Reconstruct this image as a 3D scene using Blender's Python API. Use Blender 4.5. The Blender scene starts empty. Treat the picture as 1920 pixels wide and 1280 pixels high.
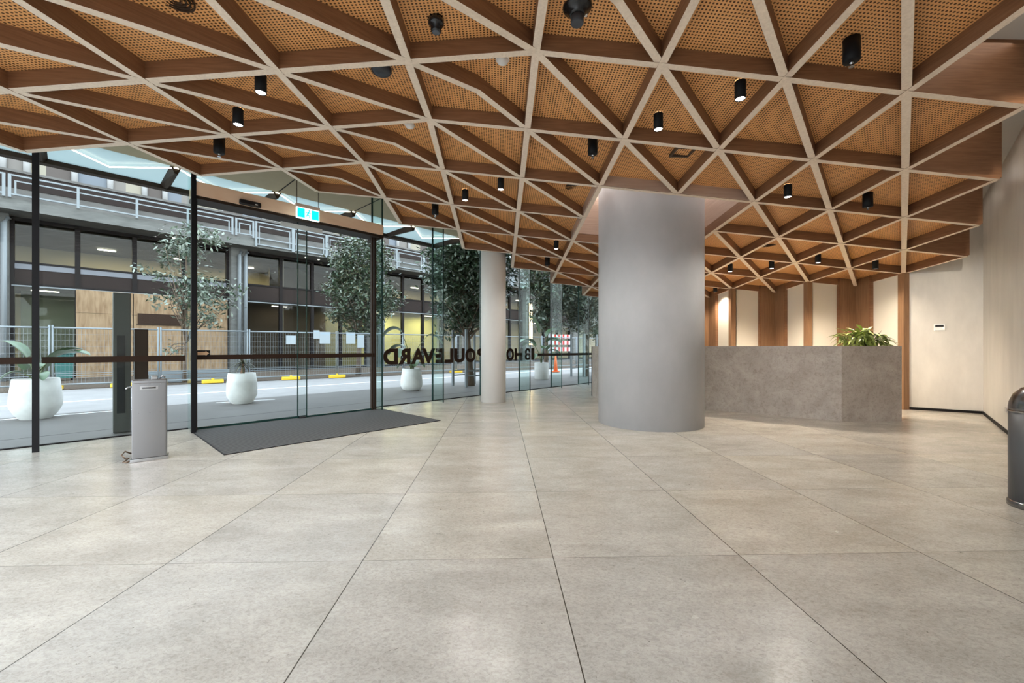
import bpy, bmesh, math, random
from mathutils import Vector, Matrix
# ------------------------------------------------------------------ camera, sky, exposure
S = 1.1                      # one floor / ceiling module in metres; plan coordinates below are in modules
EYE = 1.1145
scene = bpy.context.scene
col = scene.collection
cam = bpy.data.cameras.new('camera'); cam_o = bpy.data.objects.new('camera', cam); col.objects.link(cam_o)
cam.sensor_fit = 'HORIZONTAL'; cam.sensor_width = 36.0
cam.lens = 775.3 * 36.0 / 1920.0
cam.shift_y = 10.9 / 1920.0
cam_o.location = (0, 0, EYE * S)
cam_o.rotation_euler = (math.pi / 2, 0, -0.0303)
cam.clip_start = 0.05; cam.clip_end = 500
scene.camera = cam_o
scene.view_settings.view_transform = 'Standard'
scene.view_settings.look = 'None'
scene.view_settings.gamma = 1.0
scene.view_settings.use_curve_mapping = False
scene.view_settings.exposure = 1.45

world = bpy.data.worlds.new('overcast_sky'); scene.world = world; world.use_nodes = True
wn = world.node_tree; wn.nodes.clear()
wo = wn.nodes.new('ShaderNodeOutputWorld'); wb = wn.nodes.new('ShaderNodeBackground')
wc = wn.nodes.new('ShaderNodeTexCoord'); wsep = wn.nodes.new('ShaderNodeSeparateXYZ'); wr = wn.nodes.new('ShaderNodeValToRGB')
wn.links.new(wc.outputs['Generated'], wsep.inputs[0]); wn.links.new(wsep.outputs['Z'], wr.inputs[0])
wr.color_ramp.elements[0].position = 0.0; wr.color_ramp.elements[0].color = (0.93, 0.95, 0.97, 1)
wr.color_ramp.elements[1].position = 0.7; wr.color_ramp.elements[1].color = (0.74, 0.86, 1.0, 1)
wn.links.new(wr.outputs[0], wb.inputs['Color']); wb.inputs['Strength'].default_value = 2.0
wn.links.new(wb.outputs[0], wo.inputs['Surface'])

R2 = math.sqrt(2.0)
def UV(s, t): return ((s - t) / R2, (s + t) / R2)      # facade coordinates -> plan
def ST(u, v): return ((u + v) / R2, (v - u) / R2)
D45 = math.pi / 4
LX, LY = 0.2862, 3.2421                                # ceiling lattice origin
RIDGE, SR, SL, RL = 2.3192 + EYE, 0.0907, 0.0948, 0.031
def lat(i, j): return (i + LX, j + LY)
def lz(d):
    d -= RL
    return RIDGE - SR * d if d > 0 else RIDGE + SL * d
FX, FY = 0.2849, 2.1825                                # floor joint origin

# ------------------------------------------------------------------ lamps
def lamp(kind, name, loc, energy, color, parent=None, size=None, rot=None, **kw):
    l = bpy.data.lights.new(name, kind); l.energy = energy; l.color = color
    for k, val in kw.items(): setattr(l, k, val)
    o = bpy.data.objects.new(name, l); col.objects.link(o)
    o.location = Vector(loc) * S
    if rot: o.rotation_euler = rot
    if size is not None:
        if kind == 'AREA':
            l.shape = 'RECTANGLE'; l.size = size[0] * S; l.size_y = size[1] * S
        else: l.shadow_soft_size = size * S
    if parent: o.parent = parent
    return o

# ------------------------------------------------------------------ materials
MATS = {}
def nodes_of(m): return m.node_tree.nodes, m.node_tree.links
def mat(name, color, rough=0.5, metal=0.0, spec=0.5, noise=0.0, nscale=(8, 8, 8), emit=None, estr=1.0, bump=0.0, bscale=30.0, dark=None):
    if name in MATS: return MATS[name]
    m = bpy.data.materials.new(name); m.use_nodes = True
    n, l = nodes_of(m); b = n['Principled BSDF']
    b.inputs['Base Color'].default_value = (*color, 1); b.inputs['Roughness'].default_value = rough
    b.inputs['Metallic'].default_value = metal; b.inputs['Specular IOR Level'].default_value = spec
    if noise or bump:
        tc = n.new('ShaderNodeTexCoord'); mp = n.new('ShaderNodeMapping'); mp.inputs['Scale'].default_value = nscale
        l.new(tc.outputs['Object'], mp.inputs[0])
        nz = n.new('ShaderNodeTexNoise'); nz.inputs['Scale'].default_value = 1.0; nz.inputs['Detail'].default_value = 6; nz.inputs['Roughness'].default_value = 0.65
        l.new(mp.outputs[0], nz.inputs['Vector'])
    if noise:
        r = n.new('ShaderNodeValToRGB'); r.color_ramp.elements[0].position = 0.3; r.color_ramp.elements[1].position = 0.7
        lo = dark or tuple(c * (1 - noise) for c in color); hi = tuple(min(1, c * (1 + noise * 0.6)) for c in color)
        r.color_ramp.elements[0].color = (*lo, 1); r.color_ramp.elements[1].color = (*hi, 1)
        l.new(nz.outputs['Fac'], r.inputs[0]); l.new(r.outputs[0], b.inputs['Base Color'])
    if bump:
        bp = n.new('ShaderNodeBump'); bp.inputs['Strength'].default_value = bump; bp.inputs['Distance'].default_value = 0.02
        l.new(nz.outputs['Fac'], bp.inputs['Height']); l.new(bp.outputs[0], b.inputs['Normal'])
    if emit:
        b.inputs['Emission Color'].default_value = (*emit, 1); b.inputs['Emission Strength'].default_value = estr
    MATS[name] = m
    return m
def glass_mat(name, tint, refl=1.0, rough=0.0):
    if name in MATS: return MATS[name]
    m = bpy.data.materials.new(name); m.use_nodes = True; n, l = nodes_of(m); n.clear()
    out = n.new('ShaderNodeOutputMaterial'); mix = n.new('ShaderNodeMixShader'); tr = n.new('ShaderNodeBsdfTransparent'); gl = n.new('ShaderNodeBsdfGlossy')
    tr.inputs['Color'].default_value = (*tint, 1); gl.inputs['Roughness'].default_value = rough; gl.inputs['Color'].default_value = (1, 1, 1, 1)
    lw = n.new('ShaderNodeLayerWeight'); lw.inputs['Blend'].default_value = .5
    pw = n.new('ShaderNodeMath'); pw.operation = 'POWER'; l.new(lw.outputs['Facing'], pw.inputs[0]); pw.inputs[1].default_value = 5
    mu = n.new('ShaderNodeMath'); mu.operation = 'MULTIPLY_ADD'; mu.inputs[1].default_value = .9 * refl; mu.inputs[2].default_value = .035 * refl
    l.new(pw.outputs[0], mu.inputs[0]); l.new(mu.outputs[0], mix.inputs[0]); l.new(tr.outputs[0], mix.inputs[1]); l.new(gl.outputs[0], mix.inputs[2]); l.new(mix.outputs[0], out.inputs[0])
    MATS[name] = m
    return m
def wood(name, a, b2, rough=0.45, scale=(3, 3, 60), spec=0.4):
    if name in MATS: return MATS[name]
    m = mat(name, a, rough, spec=spec); n, l = nodes_of(m); b = n['Principled BSDF']
    tc = n.new('ShaderNodeTexCoord'); mp = n.new('ShaderNodeMapping'); mp.inputs['Scale'].default_value = scale
    l.new(tc.outputs['Object'], mp.inputs[0])
    nz = n.new('ShaderNodeTexNoise'); nz.inputs['Scale'].default_value = 1; nz.inputs['Detail'].default_value = 5; nz.inputs['Distortion'].default_value = 0.6
    l.new(mp.outputs[0], nz.inputs['Vector'])
    r = n.new('ShaderNodeValToRGB'); r.color_ramp.elements[0].position = .32; r.color_ramp.elements[1].position = .68
    r.color_ramp.elements[0].color = (*b2, 1); r.color_ramp.elements[1].color = (*a, 1)
    l.new(nz.outputs['Fac'], r.inputs[0]); l.new(r.outputs[0], b.inputs['Base Color'])
    return m

def math_node(n, l, op, a, b=None, c=None):
    x = n.new('ShaderNodeMath'); x.operation = op
    for k, val in enumerate((a, b, c)):
        if val is None: continue
        if isinstance(val, (int, float)): x.inputs[k].default_value = val
        else: l.new(val, x.inputs[k])
    return x.outputs[0]

def stone_floor():
    m = mat('honed_limestone_slabs', (.6, .57, .53), .3, spec=.45); n, l = nodes_of(m); b = n['Principled BSDF']
    tc = n.new('ShaderNodeTexCoord'); sep = n.new('ShaderNodeSeparateXYZ'); l.new(tc.outputs['Object'], sep.inputs[0])
    u = math_node(n, l, 'ADD', math_node(n, l, 'DIVIDE', sep.outputs[0], S), 100 - FX)
    v = math_node(n, l, 'ADD', math_node(n, l, 'DIVIDE', sep.outputs[1], S), 100 - FY)
    fu = math_node(n, l, 'FRACT', u); fv = math_node(n, l, 'FRACT', v)
    iu = math_node(n, l, 'FLOOR', u); iv = math_node(n, l, 'FLOOR', v)
    du = math_node(n, l, 'MINIMUM', fu, math_node(n, l, 'SUBTRACT', 1.0, fu))
    dv = math_node(n, l, 'MINIMUM', fv, math_node(n, l, 'SUBTRACT', 1.0, fv))
    ju = math_node(n, l, 'LESS_THAN', du, .0024); jv = math_node(n, l, 'LESS_THAN', dv, .0019)
    joint = math_node(n, l, 'MAXIMUM', ju, math_node(n, l, 'MULTIPLY', jv, .6))
    cmb = n.new('ShaderNodeCombineXYZ'); l.new(iu, cmb.inputs[0]); l.new(iv, cmb.inputs[1])
    wn_ = n.new('ShaderNodeTexWhiteNoise'); wn_.noise_dimensions = '2D'; l.new(cmb.outputs[0], wn_.inputs['Vector'])
    # offset pattern per slab
    off = n.new('ShaderNodeVectorMath'); off.operation = 'MULTIPLY_ADD'; l.new(wn_.outputs['Color'], off.inputs[0]); off.inputs[1].default_value = (9, 9, 9)
    l.new(tc.outputs['Object'], off.inputs[2])
    def nz(scale, detail, rough, rot=0.6, dist=0.0):
        mp = n.new('ShaderNodeMapping'); mp.inputs['Scale'].default_value = scale; mp.inputs['Rotation'].default_value = (0, 0, rot); l.new(off.outputs[0], mp.inputs[0])
        x = n.new('ShaderNodeTexNoise'); x.inputs['Scale'].default_value = 1; x.inputs['Detail'].default_value = detail; x.inputs['Roughness'].default_value = rough
        x.inputs['Distortion'].default_value = dist; l.new(mp.outputs[0], x.inputs['Vector']); return x.outputs['Fac']
    def ramp(f, p0, c0, p1, c1):
        r = n.new('ShaderNodeValToRGB'); r.color_ramp.elements[0].position = p0; r.color_ramp.elements[1].position = p1
        r.color_ramp.elements[0].color = (*c0, 1); r.color_ramp.elements[1].color = (*c1, 1); l.new(f, r.inputs[0]); return r.outputs[0]
    base = ramp(nz((2.2, 4, 1), 6, .7), .3, (.42, .39, .342), .7, (.55, .513, .455))
    def mul(a, bb, fac=1.0):
        x = n.new('ShaderNodeMix'); x.data_type = 'RGBA'; x.blend_type = 'MULTIPLY'; x.inputs[0].default_value = fac
        l.new(a, x.inputs[6]); l.new(bb, x.inputs[7]); return x.outputs[2]
    fine = ramp(nz((48, 70, 1), 6, .8, .6, .8), .33, (.66, .65, .64), .56, (1, 1, 1))
    veins = ramp(nz((7, 17, 1), 10, .86, .75, 1.4), .345, (.36, .34, .32), .405, (1, 1, 1))
    clouds = ramp(nz((1.3, 3.2, 1), 5, .65, .7, .5), .35, (.86, .85, .84), .6, (1, 1, 1))
    pits = ramp(nz((34, 34, 1), 3, .6), .245, (.35, .33, .30), .28, (1, 1, 1))
    light = nz((15, 24, 1), 8, .8, .3, .8)
    c = mul(mul(mul(mul(base, fine, .95), veins, 1.0), clouds), pits, .9)
    tone = ramp(wn_.outputs['Value'], 0, (.90, .905, .92), 1, (1.0, .985, .955)); c = mul(c, tone)
    hi = n.new('ShaderNodeMix'); hi.data_type = 'RGBA'; l.new(math_node(n, l, 'GREATER_THAN', light, .755), hi.inputs[0]); l.new(c, hi.inputs[6]); hi.inputs[7].default_value = (.78, .75, .70, 1)
    jm = n.new('ShaderNodeMix'); jm.data_type = 'RGBA'; l.new(joint, jm.inputs[0]); l.new(hi.outputs[2], jm.inputs[6]); jm.inputs[7].default_value = (.05, .04, .03, 1)
    l.new(jm.outputs[2], b.inputs['Base Color'])
    rr = math_node(n, l, 'MULTIPLY_ADD', nz((6, 9, 1), 4, .6), .14, .17); l.new(rr, b.inputs['Roughness'])
    return m
def perforated():
    m = mat('perforated_oak_panel', (.5, .28, .12), .5, spec=.3); n, l = nodes_of(m); b = n['Principled BSDF']
    tc = n.new('ShaderNodeTexCoord'); sep = n.new('ShaderNodeSeparateXYZ'); l.new(tc.outputs['Object'], sep.inputs[0])
    P = .0262
    fs = []
    for k in (0, 1):
        a = math_node(n, l, 'DIVIDE', sep.outputs[k], P * S); a = math_node(n, l, 'FRACT', math_node(n, l, 'ADD', a, 1000.0)); a = math_node(n, l, 'SUBTRACT', a, .5); fs.append(math_node(n, l, 'MULTIPLY', a, a))
    hole = math_node(n, l, 'LESS_THAN', math_node(n, l, 'ADD', fs[0], fs[1]), .29 ** 2)
    mp = n.new('ShaderNodeMapping'); mp.inputs['Scale'].default_value = (50, 3, 3); l.new(tc.outputs['Object'], mp.inputs[0])
    nz = n.new('ShaderNodeTexNoise'); nz.inputs['Scale'].default_value = 1; nz.inputs['Detail'].default_value = 4; l.new(mp.outputs[0], nz.inputs['Vector'])
    r = n.new('ShaderNodeValToRGB'); r.color_ramp.elements[0].color = (.72, .345, .12, 1); r.color_ramp.elements[1].color = (.88, .47, .19, 1); l.new(nz.outputs['Fac'], r.inputs[0])
    mx = n.new('ShaderNodeMix'); mx.data_type = 'RGBA'; l.new(hole, mx.inputs[0]); l.new(r.outputs[0], mx.inputs[6]); mx.inputs[7].default_value = (.09, .035, .012, 1)
    l.new(mx.outputs[2], b.inputs['Base Color'])
    return m
def stripes(name, axis, period, duty, c1, c2, rough=.7):
    m = mat(name, c1, rough, spec=.2); n, l = nodes_of(m); b = n['Principled BSDF']
    tc = n.new('ShaderNodeTexCoord'); sep = n.new('ShaderNodeSeparateXYZ'); l.new(tc.outputs['Object'], sep.inputs[0])
    f = math_node(n, l, 'FRACT', math_node(n, l, 'ADD', math_node(n, l, 'DIVIDE', sep.outputs[axis], period), 500.0))
    mx = n.new('ShaderNodeMix'); mx.data_type = 'RGBA'; l.new(math_node(n, l, 'LESS_THAN', f, duty), mx.inputs[0]); mx.inputs[6].default_value = (*c1, 1); mx.inputs[7].default_value = (*c2, 1)
    l.new(mx.outputs[2], b.inputs['Base Color']); return m

M_FLOOR = stone_floor(); M_PERF = perforated()
M_RIB = wood('brown_oak_laminate', (.27, .133, .066), (.20, .093, .044), .5, (4, 4, 70))
M_RIB_LIT = wood('floor_lit_oak', (.86, .73, .59), (.75, .62, .49), .45, (40, 40, 40))  # same oak as the rib sides, floor bounce painted in as a paler underside
M_VENEER = wood('rosy_oak_veneer', (.50, .36, .28), (.43, .30, .23), .35, (2, 2, 45))
M_TIMBER = wood('oak_wall_panel', (.30, .165, .085), (.22, .115, .058), .45, (45, 45, 2))
M_HEADER = wood('honey_oak_header', (.95, .70, .50), (.85, .57, .38), .35, (2, 7, 5))
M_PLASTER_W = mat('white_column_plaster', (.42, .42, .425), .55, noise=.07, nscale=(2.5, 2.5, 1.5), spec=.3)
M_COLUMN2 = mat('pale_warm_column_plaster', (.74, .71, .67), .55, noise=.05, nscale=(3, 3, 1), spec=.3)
M_WALL = mat('warm_grey_polished_plaster', (.62, .585, .53), .35, noise=.13, nscale=(2.2, 2.2, .8), spec=.4)
M_PALE = mat('pale_wall_panel', (.70, .65, .56), .5, spec=.3)
M_CEILW = mat('white_ceiling_paint', (.62, .62, .60), .7, spec=.2)
M_SOFFIT = mat('olive_grey_soffit', (.46, .38, .25), .65, noise=.05, nscale=(3, 3, 3), spec=.2)
def desk_stone():
    m = mat('mottled_brown_stone', (.34, .29, .25), .5, spec=.3); n, l = nodes_of(m); b = n['Principled BSDF']
    tc = n.new('ShaderNodeTexCoord')
    def nz(sc, det, ro, dist=0.0):
        x = n.new('ShaderNodeTexNoise'); x.inputs['Scale'].default_value = sc; x.inputs['Detail'].default_value = det; x.inputs['Roughness'].default_value = ro; x.inputs['Distortion'].default_value = dist
        l.new(tc.outputs['Object'], x.inputs['Vector']); return x.outputs['Fac']
    def ramp(f, p0, c0, p1, c1):
        x = n.new('ShaderNodeValToRGB'); x.color_ramp.elements[0].position = p0; x.color_ramp.elements[1].position = p1
        x.color_ramp.elements[0].color = (*c0, 1); x.color_ramp.elements[1].color = (*c1, 1); l.new(f, x.inputs[0]); return x.outputs[0]
    def mul(a, c):
        x = n.new('ShaderNodeMix'); x.data_type = 'RGBA'; x.blend_type = 'MULTIPLY'; x.inputs[0].default_value = 1; l.new(a, x.inputs[6]); l.new(c, x.inputs[7]); return x.outputs[2]
    c = mul(ramp(nz(3.2, 4, .6, .5), .3, (.30, .255, .22), .7, (.42, .37, .325)), ramp(nz(19, 6, .75, 1.2), .36, (.76, .74, .72), .52, (1, 1, 1)))
    hi = n.new('ShaderNodeMix'); hi.data_type = 'RGBA'; l.new(ramp(nz(27, 7, .8, 1.6), .60, (0, 0, 0), .70, (.38, .38, .38)), hi.inputs[0]); l.new(c, hi.inputs[6]); hi.inputs[7].default_value = (.52, .47, .41, 1)
    l.new(hi.outputs[2], b.inputs['Base Color']); return m
M_DESK = desk_stone()
M_BLACK = mat('black_powder_coat', (.008, .008, .009), .55, spec=.2)
M_BLACKG = mat('black_gloss_plastic', (.015, .015, .016), .22)
M_BRONZE = mat('dark_bronze_metal', (.030, .018, .011), .55, spec=.2)
M_BROWN = mat('brown_film', (.028, .014, .008), .6, spec=.15)
M_STEEL = mat('brushed_stainless', (.25, .25, .255), .2, metal=1.0)
M_CHROME = mat('chrome', (.42, .42, .42), .15, metal=1.0)
M_DARKGREY = mat('charcoal_metal', (.06, .06, .06), .4)
M_WHITEP = mat('white_plastic', (.8, .8, .78), .4)
M_GALV = mat('galvanised_pale_steel', (.19, .215, .228), .5, metal=.05)
M_CONC = mat('weathered_concrete', (.14, .142, .134), .85, noise=.28, nscale=(1.6, 1.6, 5), spec=.2)
M_CONCD = mat('dark_concrete', (.13, .125, .118), .85, noise=.3, nscale=(1, 1, 2), spec=.2)
M_SPAN = mat('dark_spandrel_panel', (.022, .015, .013), .6, spec=.15)
M_FRAME = mat('black_window_frame', (.010, .008, .008), .6, spec=.15)
M_PLY = wood('raw_plywood', (.31, .215, .125), (.19, .115, .058), .75, (9, 9, 1.6))
M_PAVE = mat('grey_paving', (.125, .118, .112), .55, noise=.12, nscale=(1.2, 1.2, 1), spec=.35)
M_ROAD = mat('pale_asphalt', (.275, .265, .26), .75, noise=.12, nscale=(2, 2, 2), spec=.25)
M_LINE = mat('white_road_paint', (.75, .76, .76), .6)
M_MULCH = mat('gravel_and_bark', (.12, .095, .075), .95, noise=.75, nscale=(22, 22, 22), bump=1.0, spec=.1)
M_POT = mat('white_concrete_pot', (.76, .77, .75), .7, noise=.12, nscale=(4, 4, 4), spec=.25)
M_POT2 = mat('pale_grey_concrete_pot', (.62, .62, .60), .7, noise=.1, nscale=(4, 4, 4), spec=.25)
M_SOIL = mat('soil', (.05, .035, .025), .95)
M_YELLOW = mat('yellow_plastic', (.75, .48, .03), .5)
M_ORANGE = mat('orange_cone_plastic', (.9, .16, .04), .5)
M_BARK = mat('grey_brown_bark', (.14, .10, .07), .9, noise=.3, nscale=(12, 12, 4))
M_LEAFD = mat('dark_green_leaf', (.045, .075, .038), .3, noise=.4, nscale=(3, 3, 3), spec=.5)
M_LEAFG = mat('grey_green_leaf', (.20, .235, .185), .35, noise=.4, nscale=(3, 3, 3), spec=.5)
M_LEAFO = mat('olive_brown_leaf', (.085, .088, .045), .4, noise=.4, nscale=(3, 3, 3), spec=.4)
M_LEAFB = mat('broad_green_leaf', (.085, .15, .07), .35, noise=.3, nscale=(5, 5, 5), spec=.5)
M_LEAFP = mat('bright_green_leaf', (.28, .36, .08), .4, noise=.45, nscale=(14, 14, 14), spec=.4)
M_GLASS = glass_mat('clear_facade_glass', (.955, .982, .975), .32)
M_FIN = glass_mat('green_fin_glass', (.86, .94, .92), .35)
M_GEDGE = mat('dark_green_glass_edge', (.01, .035, .03), .15)
M_BGLASS = glass_mat('grey_window_glass', (.74, .75, .72), .4)
M_LAMP = mat('lit_lens', (1, 1, 1), .4, emit=(1, .98, .95), estr=14)
M_DIM = mat('dim_lens', (.5, .5, .5), .3, emit=(1, .9, .75), estr=.35)
M_LED = mat('led_strip', (1, 1, 1), .4, emit=(1, .90, .70), estr=3)
M_TUBE = mat('fluorescent_tube', (1, 1, 1), .4, emit=(1, .95, .8), estr=5)
M_CYAN = mat('lit_green_sign', (.02, .55, .6), .4, emit=(.0, .62, .72), estr=.85)
M_SIGNW = mat('lit_white_sign', (.8, .85, .85), .4, emit=(.8, .95, .95), estr=.6)
M_ROOMY = mat('pale_yellow_office_wall', (.62, .53, .34), .8)
M_ROOMG = mat('lime_office_wall', (.52, .48, .25), .8)
M_ROOMD = mat('dark_shop_wall', (.10, .075, .06), .8)
M_ROOMF = mat('grey_office_floor', (.25, .24, .22), .7)
M_STALK = mat('olive_stem', (.10, .13, .05), .5)
M_FROST = None
def frosted():
    m = bpy.data.materials.new('frosted_blue_canopy_glass'); m.use_nodes = True; n, l = nodes_of(m); n.clear()
    out = n.new('ShaderNodeOutputMaterial'); mix = n.new('ShaderNodeMixShader'); tr = n.new('ShaderNodeBsdfTranslucent'); gl = n.new('ShaderNodeBsdfPrincipled')
    tr.inputs['Color'].default_value = (.48, .53, .525, 1); gl.inputs['Base Color'].default_value = (.25, .31, .32, 1); gl.inputs['Roughness'].default_value = .25
    mix.inputs[0].default_value = .3; l.new(tr.outputs[0], mix.inputs[1]); l.new(gl.outputs[0], mix.inputs[2]); l.new(mix.outputs[0], out.inputs[0]); return m
M_FROST = frosted()

# ------------------------------------------------------------------ mesh builder (coordinates in modules, local to the parent)
class MB:
    def __init__(self): self.v = []; self.f = []; self.m = []; self.sm = []
    def add(self, vs, fs, mi=0, smooth=False):
        o = len(self.v); self.v += [tuple(p) for p in vs]
        for f in fs: self.f.append([o + i for i in f]); self.m.append(mi); self.sm.append(smooth)
        return self
    def box(self, x0, x1, y0, y1, z0, z1, mi=0, bot=None):
        vs = [(x0, y0, z0), (x1, y0, z0), (x1, y1, z0), (x0, y1, z0), (x0, y0, z1), (x1, y0, z1), (x1, y1, z1), (x0, y1, z1)]
        self.add(vs, [(4, 5, 6, 7), (0, 1, 5, 4), (1, 2, 6, 5), (2, 3, 7, 6), (3, 0, 4, 7)], mi)
        o = len(self.v) - 8; self.f.append([o, o + 3, o + 2, o + 1]); self.m.append(mi if bot is None else bot); self.sm.append(False); return self
    def prism(self, poly, z0, z1, mi=0):
        n = len(poly); z0 = z0 if isinstance(z0, (list, tuple)) else [z0] * n; z1 = z1 if isinstance(z1, (list, tuple)) else [z1] * n
        a = sum(poly[i][0] * poly[(i + 1) % n][1] - poly[(i + 1) % n][0] * poly[i][1] for i in range(n))
        if a < 0: poly = poly[::-1]; z0 = z0[::-1]; z1 = z1[::-1]
        vs = [(p[0], p[1], z0[i]) for i, p in enumerate(poly)] + [(p[0], p[1], z1[i]) for i, p in enumerate(poly)]
        fs = [tuple(range(n - 1, -1, -1)), tuple(range(n, 2 * n))] + [(i, (i + 1) % n, n + (i + 1) % n, n + i) for i in range(n)]
        return self.add(vs, fs, mi)
    def wall(self, p, q, th, z0, z1, mi=0, side=0):
        """upright slab from plan point p to q; side 0 centred, +1 left of p->q, -1 right"""
        d = Vector((q[0] - p[0], q[1] - p[1])); d.normalize(); nn = Vector((-d.y, d.x)) * th
        a, b = {0: (-.5, .5), 1: (0, 1), -1: (-1, 0)}[side]
        return self.prism([(p[0] + nn.x * a, p[1] + nn.y * a), (q[0] + nn.x * a, q[1] + nn.y * a), (q[0] + nn.x * b, q[1] + nn.y * b), (p[0] + nn.x * b, p[1] + nn.y * b)], z0, z1, mi)
    def tube(self, pts, r, n=8, mi=0, cap=True, smooth=True):
        pts = [Vector(p) for p in pts]; rs = r if isinstance(r, (list, tuple)) else [r] * len(pts)
        rings = []; up = Vector((0, 0, 1))
        for i, p in enumerate(pts):
            d = (pts[min(i + 1, len(pts) - 1)] - pts[max(i - 1, 0)]).normalized()
            ref = up if abs(d.dot(up)) < .95 else Vector((1, 0, 0))
            a = d.cross(ref).normalized(); b = a.cross(d).normalized()
            rings.append([p + (a * math.cos(2 * math.pi * k / n) + b * math.sin(2 * math.pi * k / n)) * rs[i] for k in range(n)])
        vs = [q for rg in rings for q in rg]; fs = []
        for i in range(len(pts) - 1):
            for k in range(n): fs.append((i * n + k, i * n + (k + 1) % n, (i + 1) * n + (k + 1) % n, (i + 1) * n + k))
        self.add(vs, fs, mi, smooth)
        if cap:
            o = len(self.v) - len(vs); self.f += [[o + k for k in range(n - 1, -1, -1)], [o + (len(pts) - 1) * n + k for k in range(n)]]; self.m += [mi, mi]; self.sm += [False, False]
        return self
    def lathe(self, prof, n=32, mi=0, c=(0, 0), smooth=True, cap=True):
        vs = []; fs = []
        for r, z in prof:
            for k in range(n): vs.append((c[0] + r * math.cos(2 * math.pi * k / n), c[1] + r * math.sin(2 * math.pi * k / n), z))
        for i in range(len(prof) - 1):
            for k in range(n): fs.append((i * n + k, i * n + (k + 1) % n, (i + 1) * n + (k + 1) % n, (i + 1) * n + k))
        self.add(vs, fs, mi, smooth)
        if cap:
            o = len(self.v) - len(vs); self.f += [[o + k for k in range(n - 1, -1, -1)], [o + (len(prof) - 1) * n + k for k in range(n)]]; self.m += [mi, mi]; self.sm += [False, False]
        return self
    def build(self, name, m, parent=None, loc=None, rotz=0.0, bevel=0.0):
        me = bpy.data.meshes.new(name); me.from_pydata([(a * S, b * S, c * S) for a, b, c in self.v], [], self.f)
        for mm in (m if isinstance(m, (list, tuple)) else [m]): me.materials.append(mm)
        me.polygons.foreach_set('material_index', self.m); me.polygons.foreach_set('use_smooth', self.sm); me.update()
        o = bpy.data.objects.new(name, me); col.objects.link(o)
        if loc is not None: o.location = Vector(loc) * S
        o.rotation_euler.z = rotz
        if parent: o.parent = parent
        if bevel:
            bv = o.modifiers.new('bevel', 'BEVEL'); bv.width = bevel * S; bv.segments = 2; bv.limit_method = 'ANGLE'; bv.angle_limit = .7
        return o
def props(o, label=None, cat=None, group=None, kind=None):
    if label: o['label'] = label
    if cat: o['category'] = cat
    if group: o['group'] = group
    if kind: o['kind'] = kind
    return o
def thing(name, label, cat, loc=(0, 0, 0), rotz=0.0, group=None):
    o = bpy.data.objects.new(name, None); col.objects.link(o); o.empty_display_size = .1
    o.location = Vector(loc) * S; o.rotation_euler.z = rotz
    return props(o, label, cat, group)
def structure(name, loc=(0, 0, 0), rotz=0.0, label=None):
    o = bpy.data.objects.new(name, None); col.objects.link(o); o.empty_display_size = .1
    o.location = Vector(loc) * S; o.rotation_euler.z = rotz
    return props(o, label, kind='structure')
def copy_thing(root, loc, rotz=None, label=None, group=None):
    r = root.copy(); col.objects.link(r); r.location = Vector(loc) * S
    if rotz is not None: r.rotation_euler.z = rotz
    if label: r['label'] = label
    if group: r['group'] = group
    def rec(a, b):
        for ch in list(a.children):
            c = ch.copy(); col.objects.link(c); c.parent = b; rec(ch, c)
    rec(root, r)
    return r
def at(s, t, z=0.0):
    u, v = UV(s, t); return (u, v, z)

# ================================================================== SETTING
# floor: everything inside the glass line t = 7.1
props(MB().prism([UV(-7, -7), UV(-7, 7.1), UV(14, 7.1), UV(14, -7)], -.15, 0).build('floor', M_FLOOR), 'pale beige limestone slab floor with dark square joints', kind='structure')
# outside ground
props(MB().prism([UV(-14, 7.1), UV(-14, 10.4), UV(46, 10.4), UV(46, 7.1)], -.2, -.012).build('pavement', M_PAVE), 'grey paved footpath outside the glass', kind='structure')
props(MB().prism([UV(-14, 10.4), UV(-14, 16.35), UV(1, 16.1), UV(8, 14.95), UV(18, 13.3), UV(46, 11.5), UV(46, 10.4)], -.2, -.016).build('road', M_ROAD), 'pale grey roadway across the street', kind='structure')
g = MB().prism([UV(-14, 16.35), UV(-14, 24), UV(46, 24), UV(46, 11.5), UV(18, 13.3), UV(8, 14.95), UV(1, 16.1)], -.2, .0)
props(g.build('gravel_bed', M_MULCH), 'brown gravel and bark bed along the building opposite', kind='stuff')['category'] = 'gravel'
props(MB().prism([(-80, -80), (-80, 80), (80, 80), (80, -80)], -.4, -.21).build('ground', M_PAVE), 'grey ground around the building', kind='structure')
# painted lines and paving joints
ln = MB()
for s0, s1, t0, t1 in ((-9, 46, 12.55, 12.66), (-9, 1.2, 10.36, 10.42), (2.0, 3.0, 10.1, 10.16)):
    ln.prism([UV(s0, t0), UV(s0, t1), UV(s1, t1 - .25), UV(s1, t0 - .25)], -.016, -.0105)
props(ln.build('road_marking', M_LINE), 'white painted lines along the roadway', 'road marking')
jt = MB()
jt.prism([UV(-12, 7.92), UV(-12, 7.935), UV(46, 7.935), UV(46, 7.92)], -.012, -.0112)
props(jt.build('trim_drain', M_FRAME), kind='structure')

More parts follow.
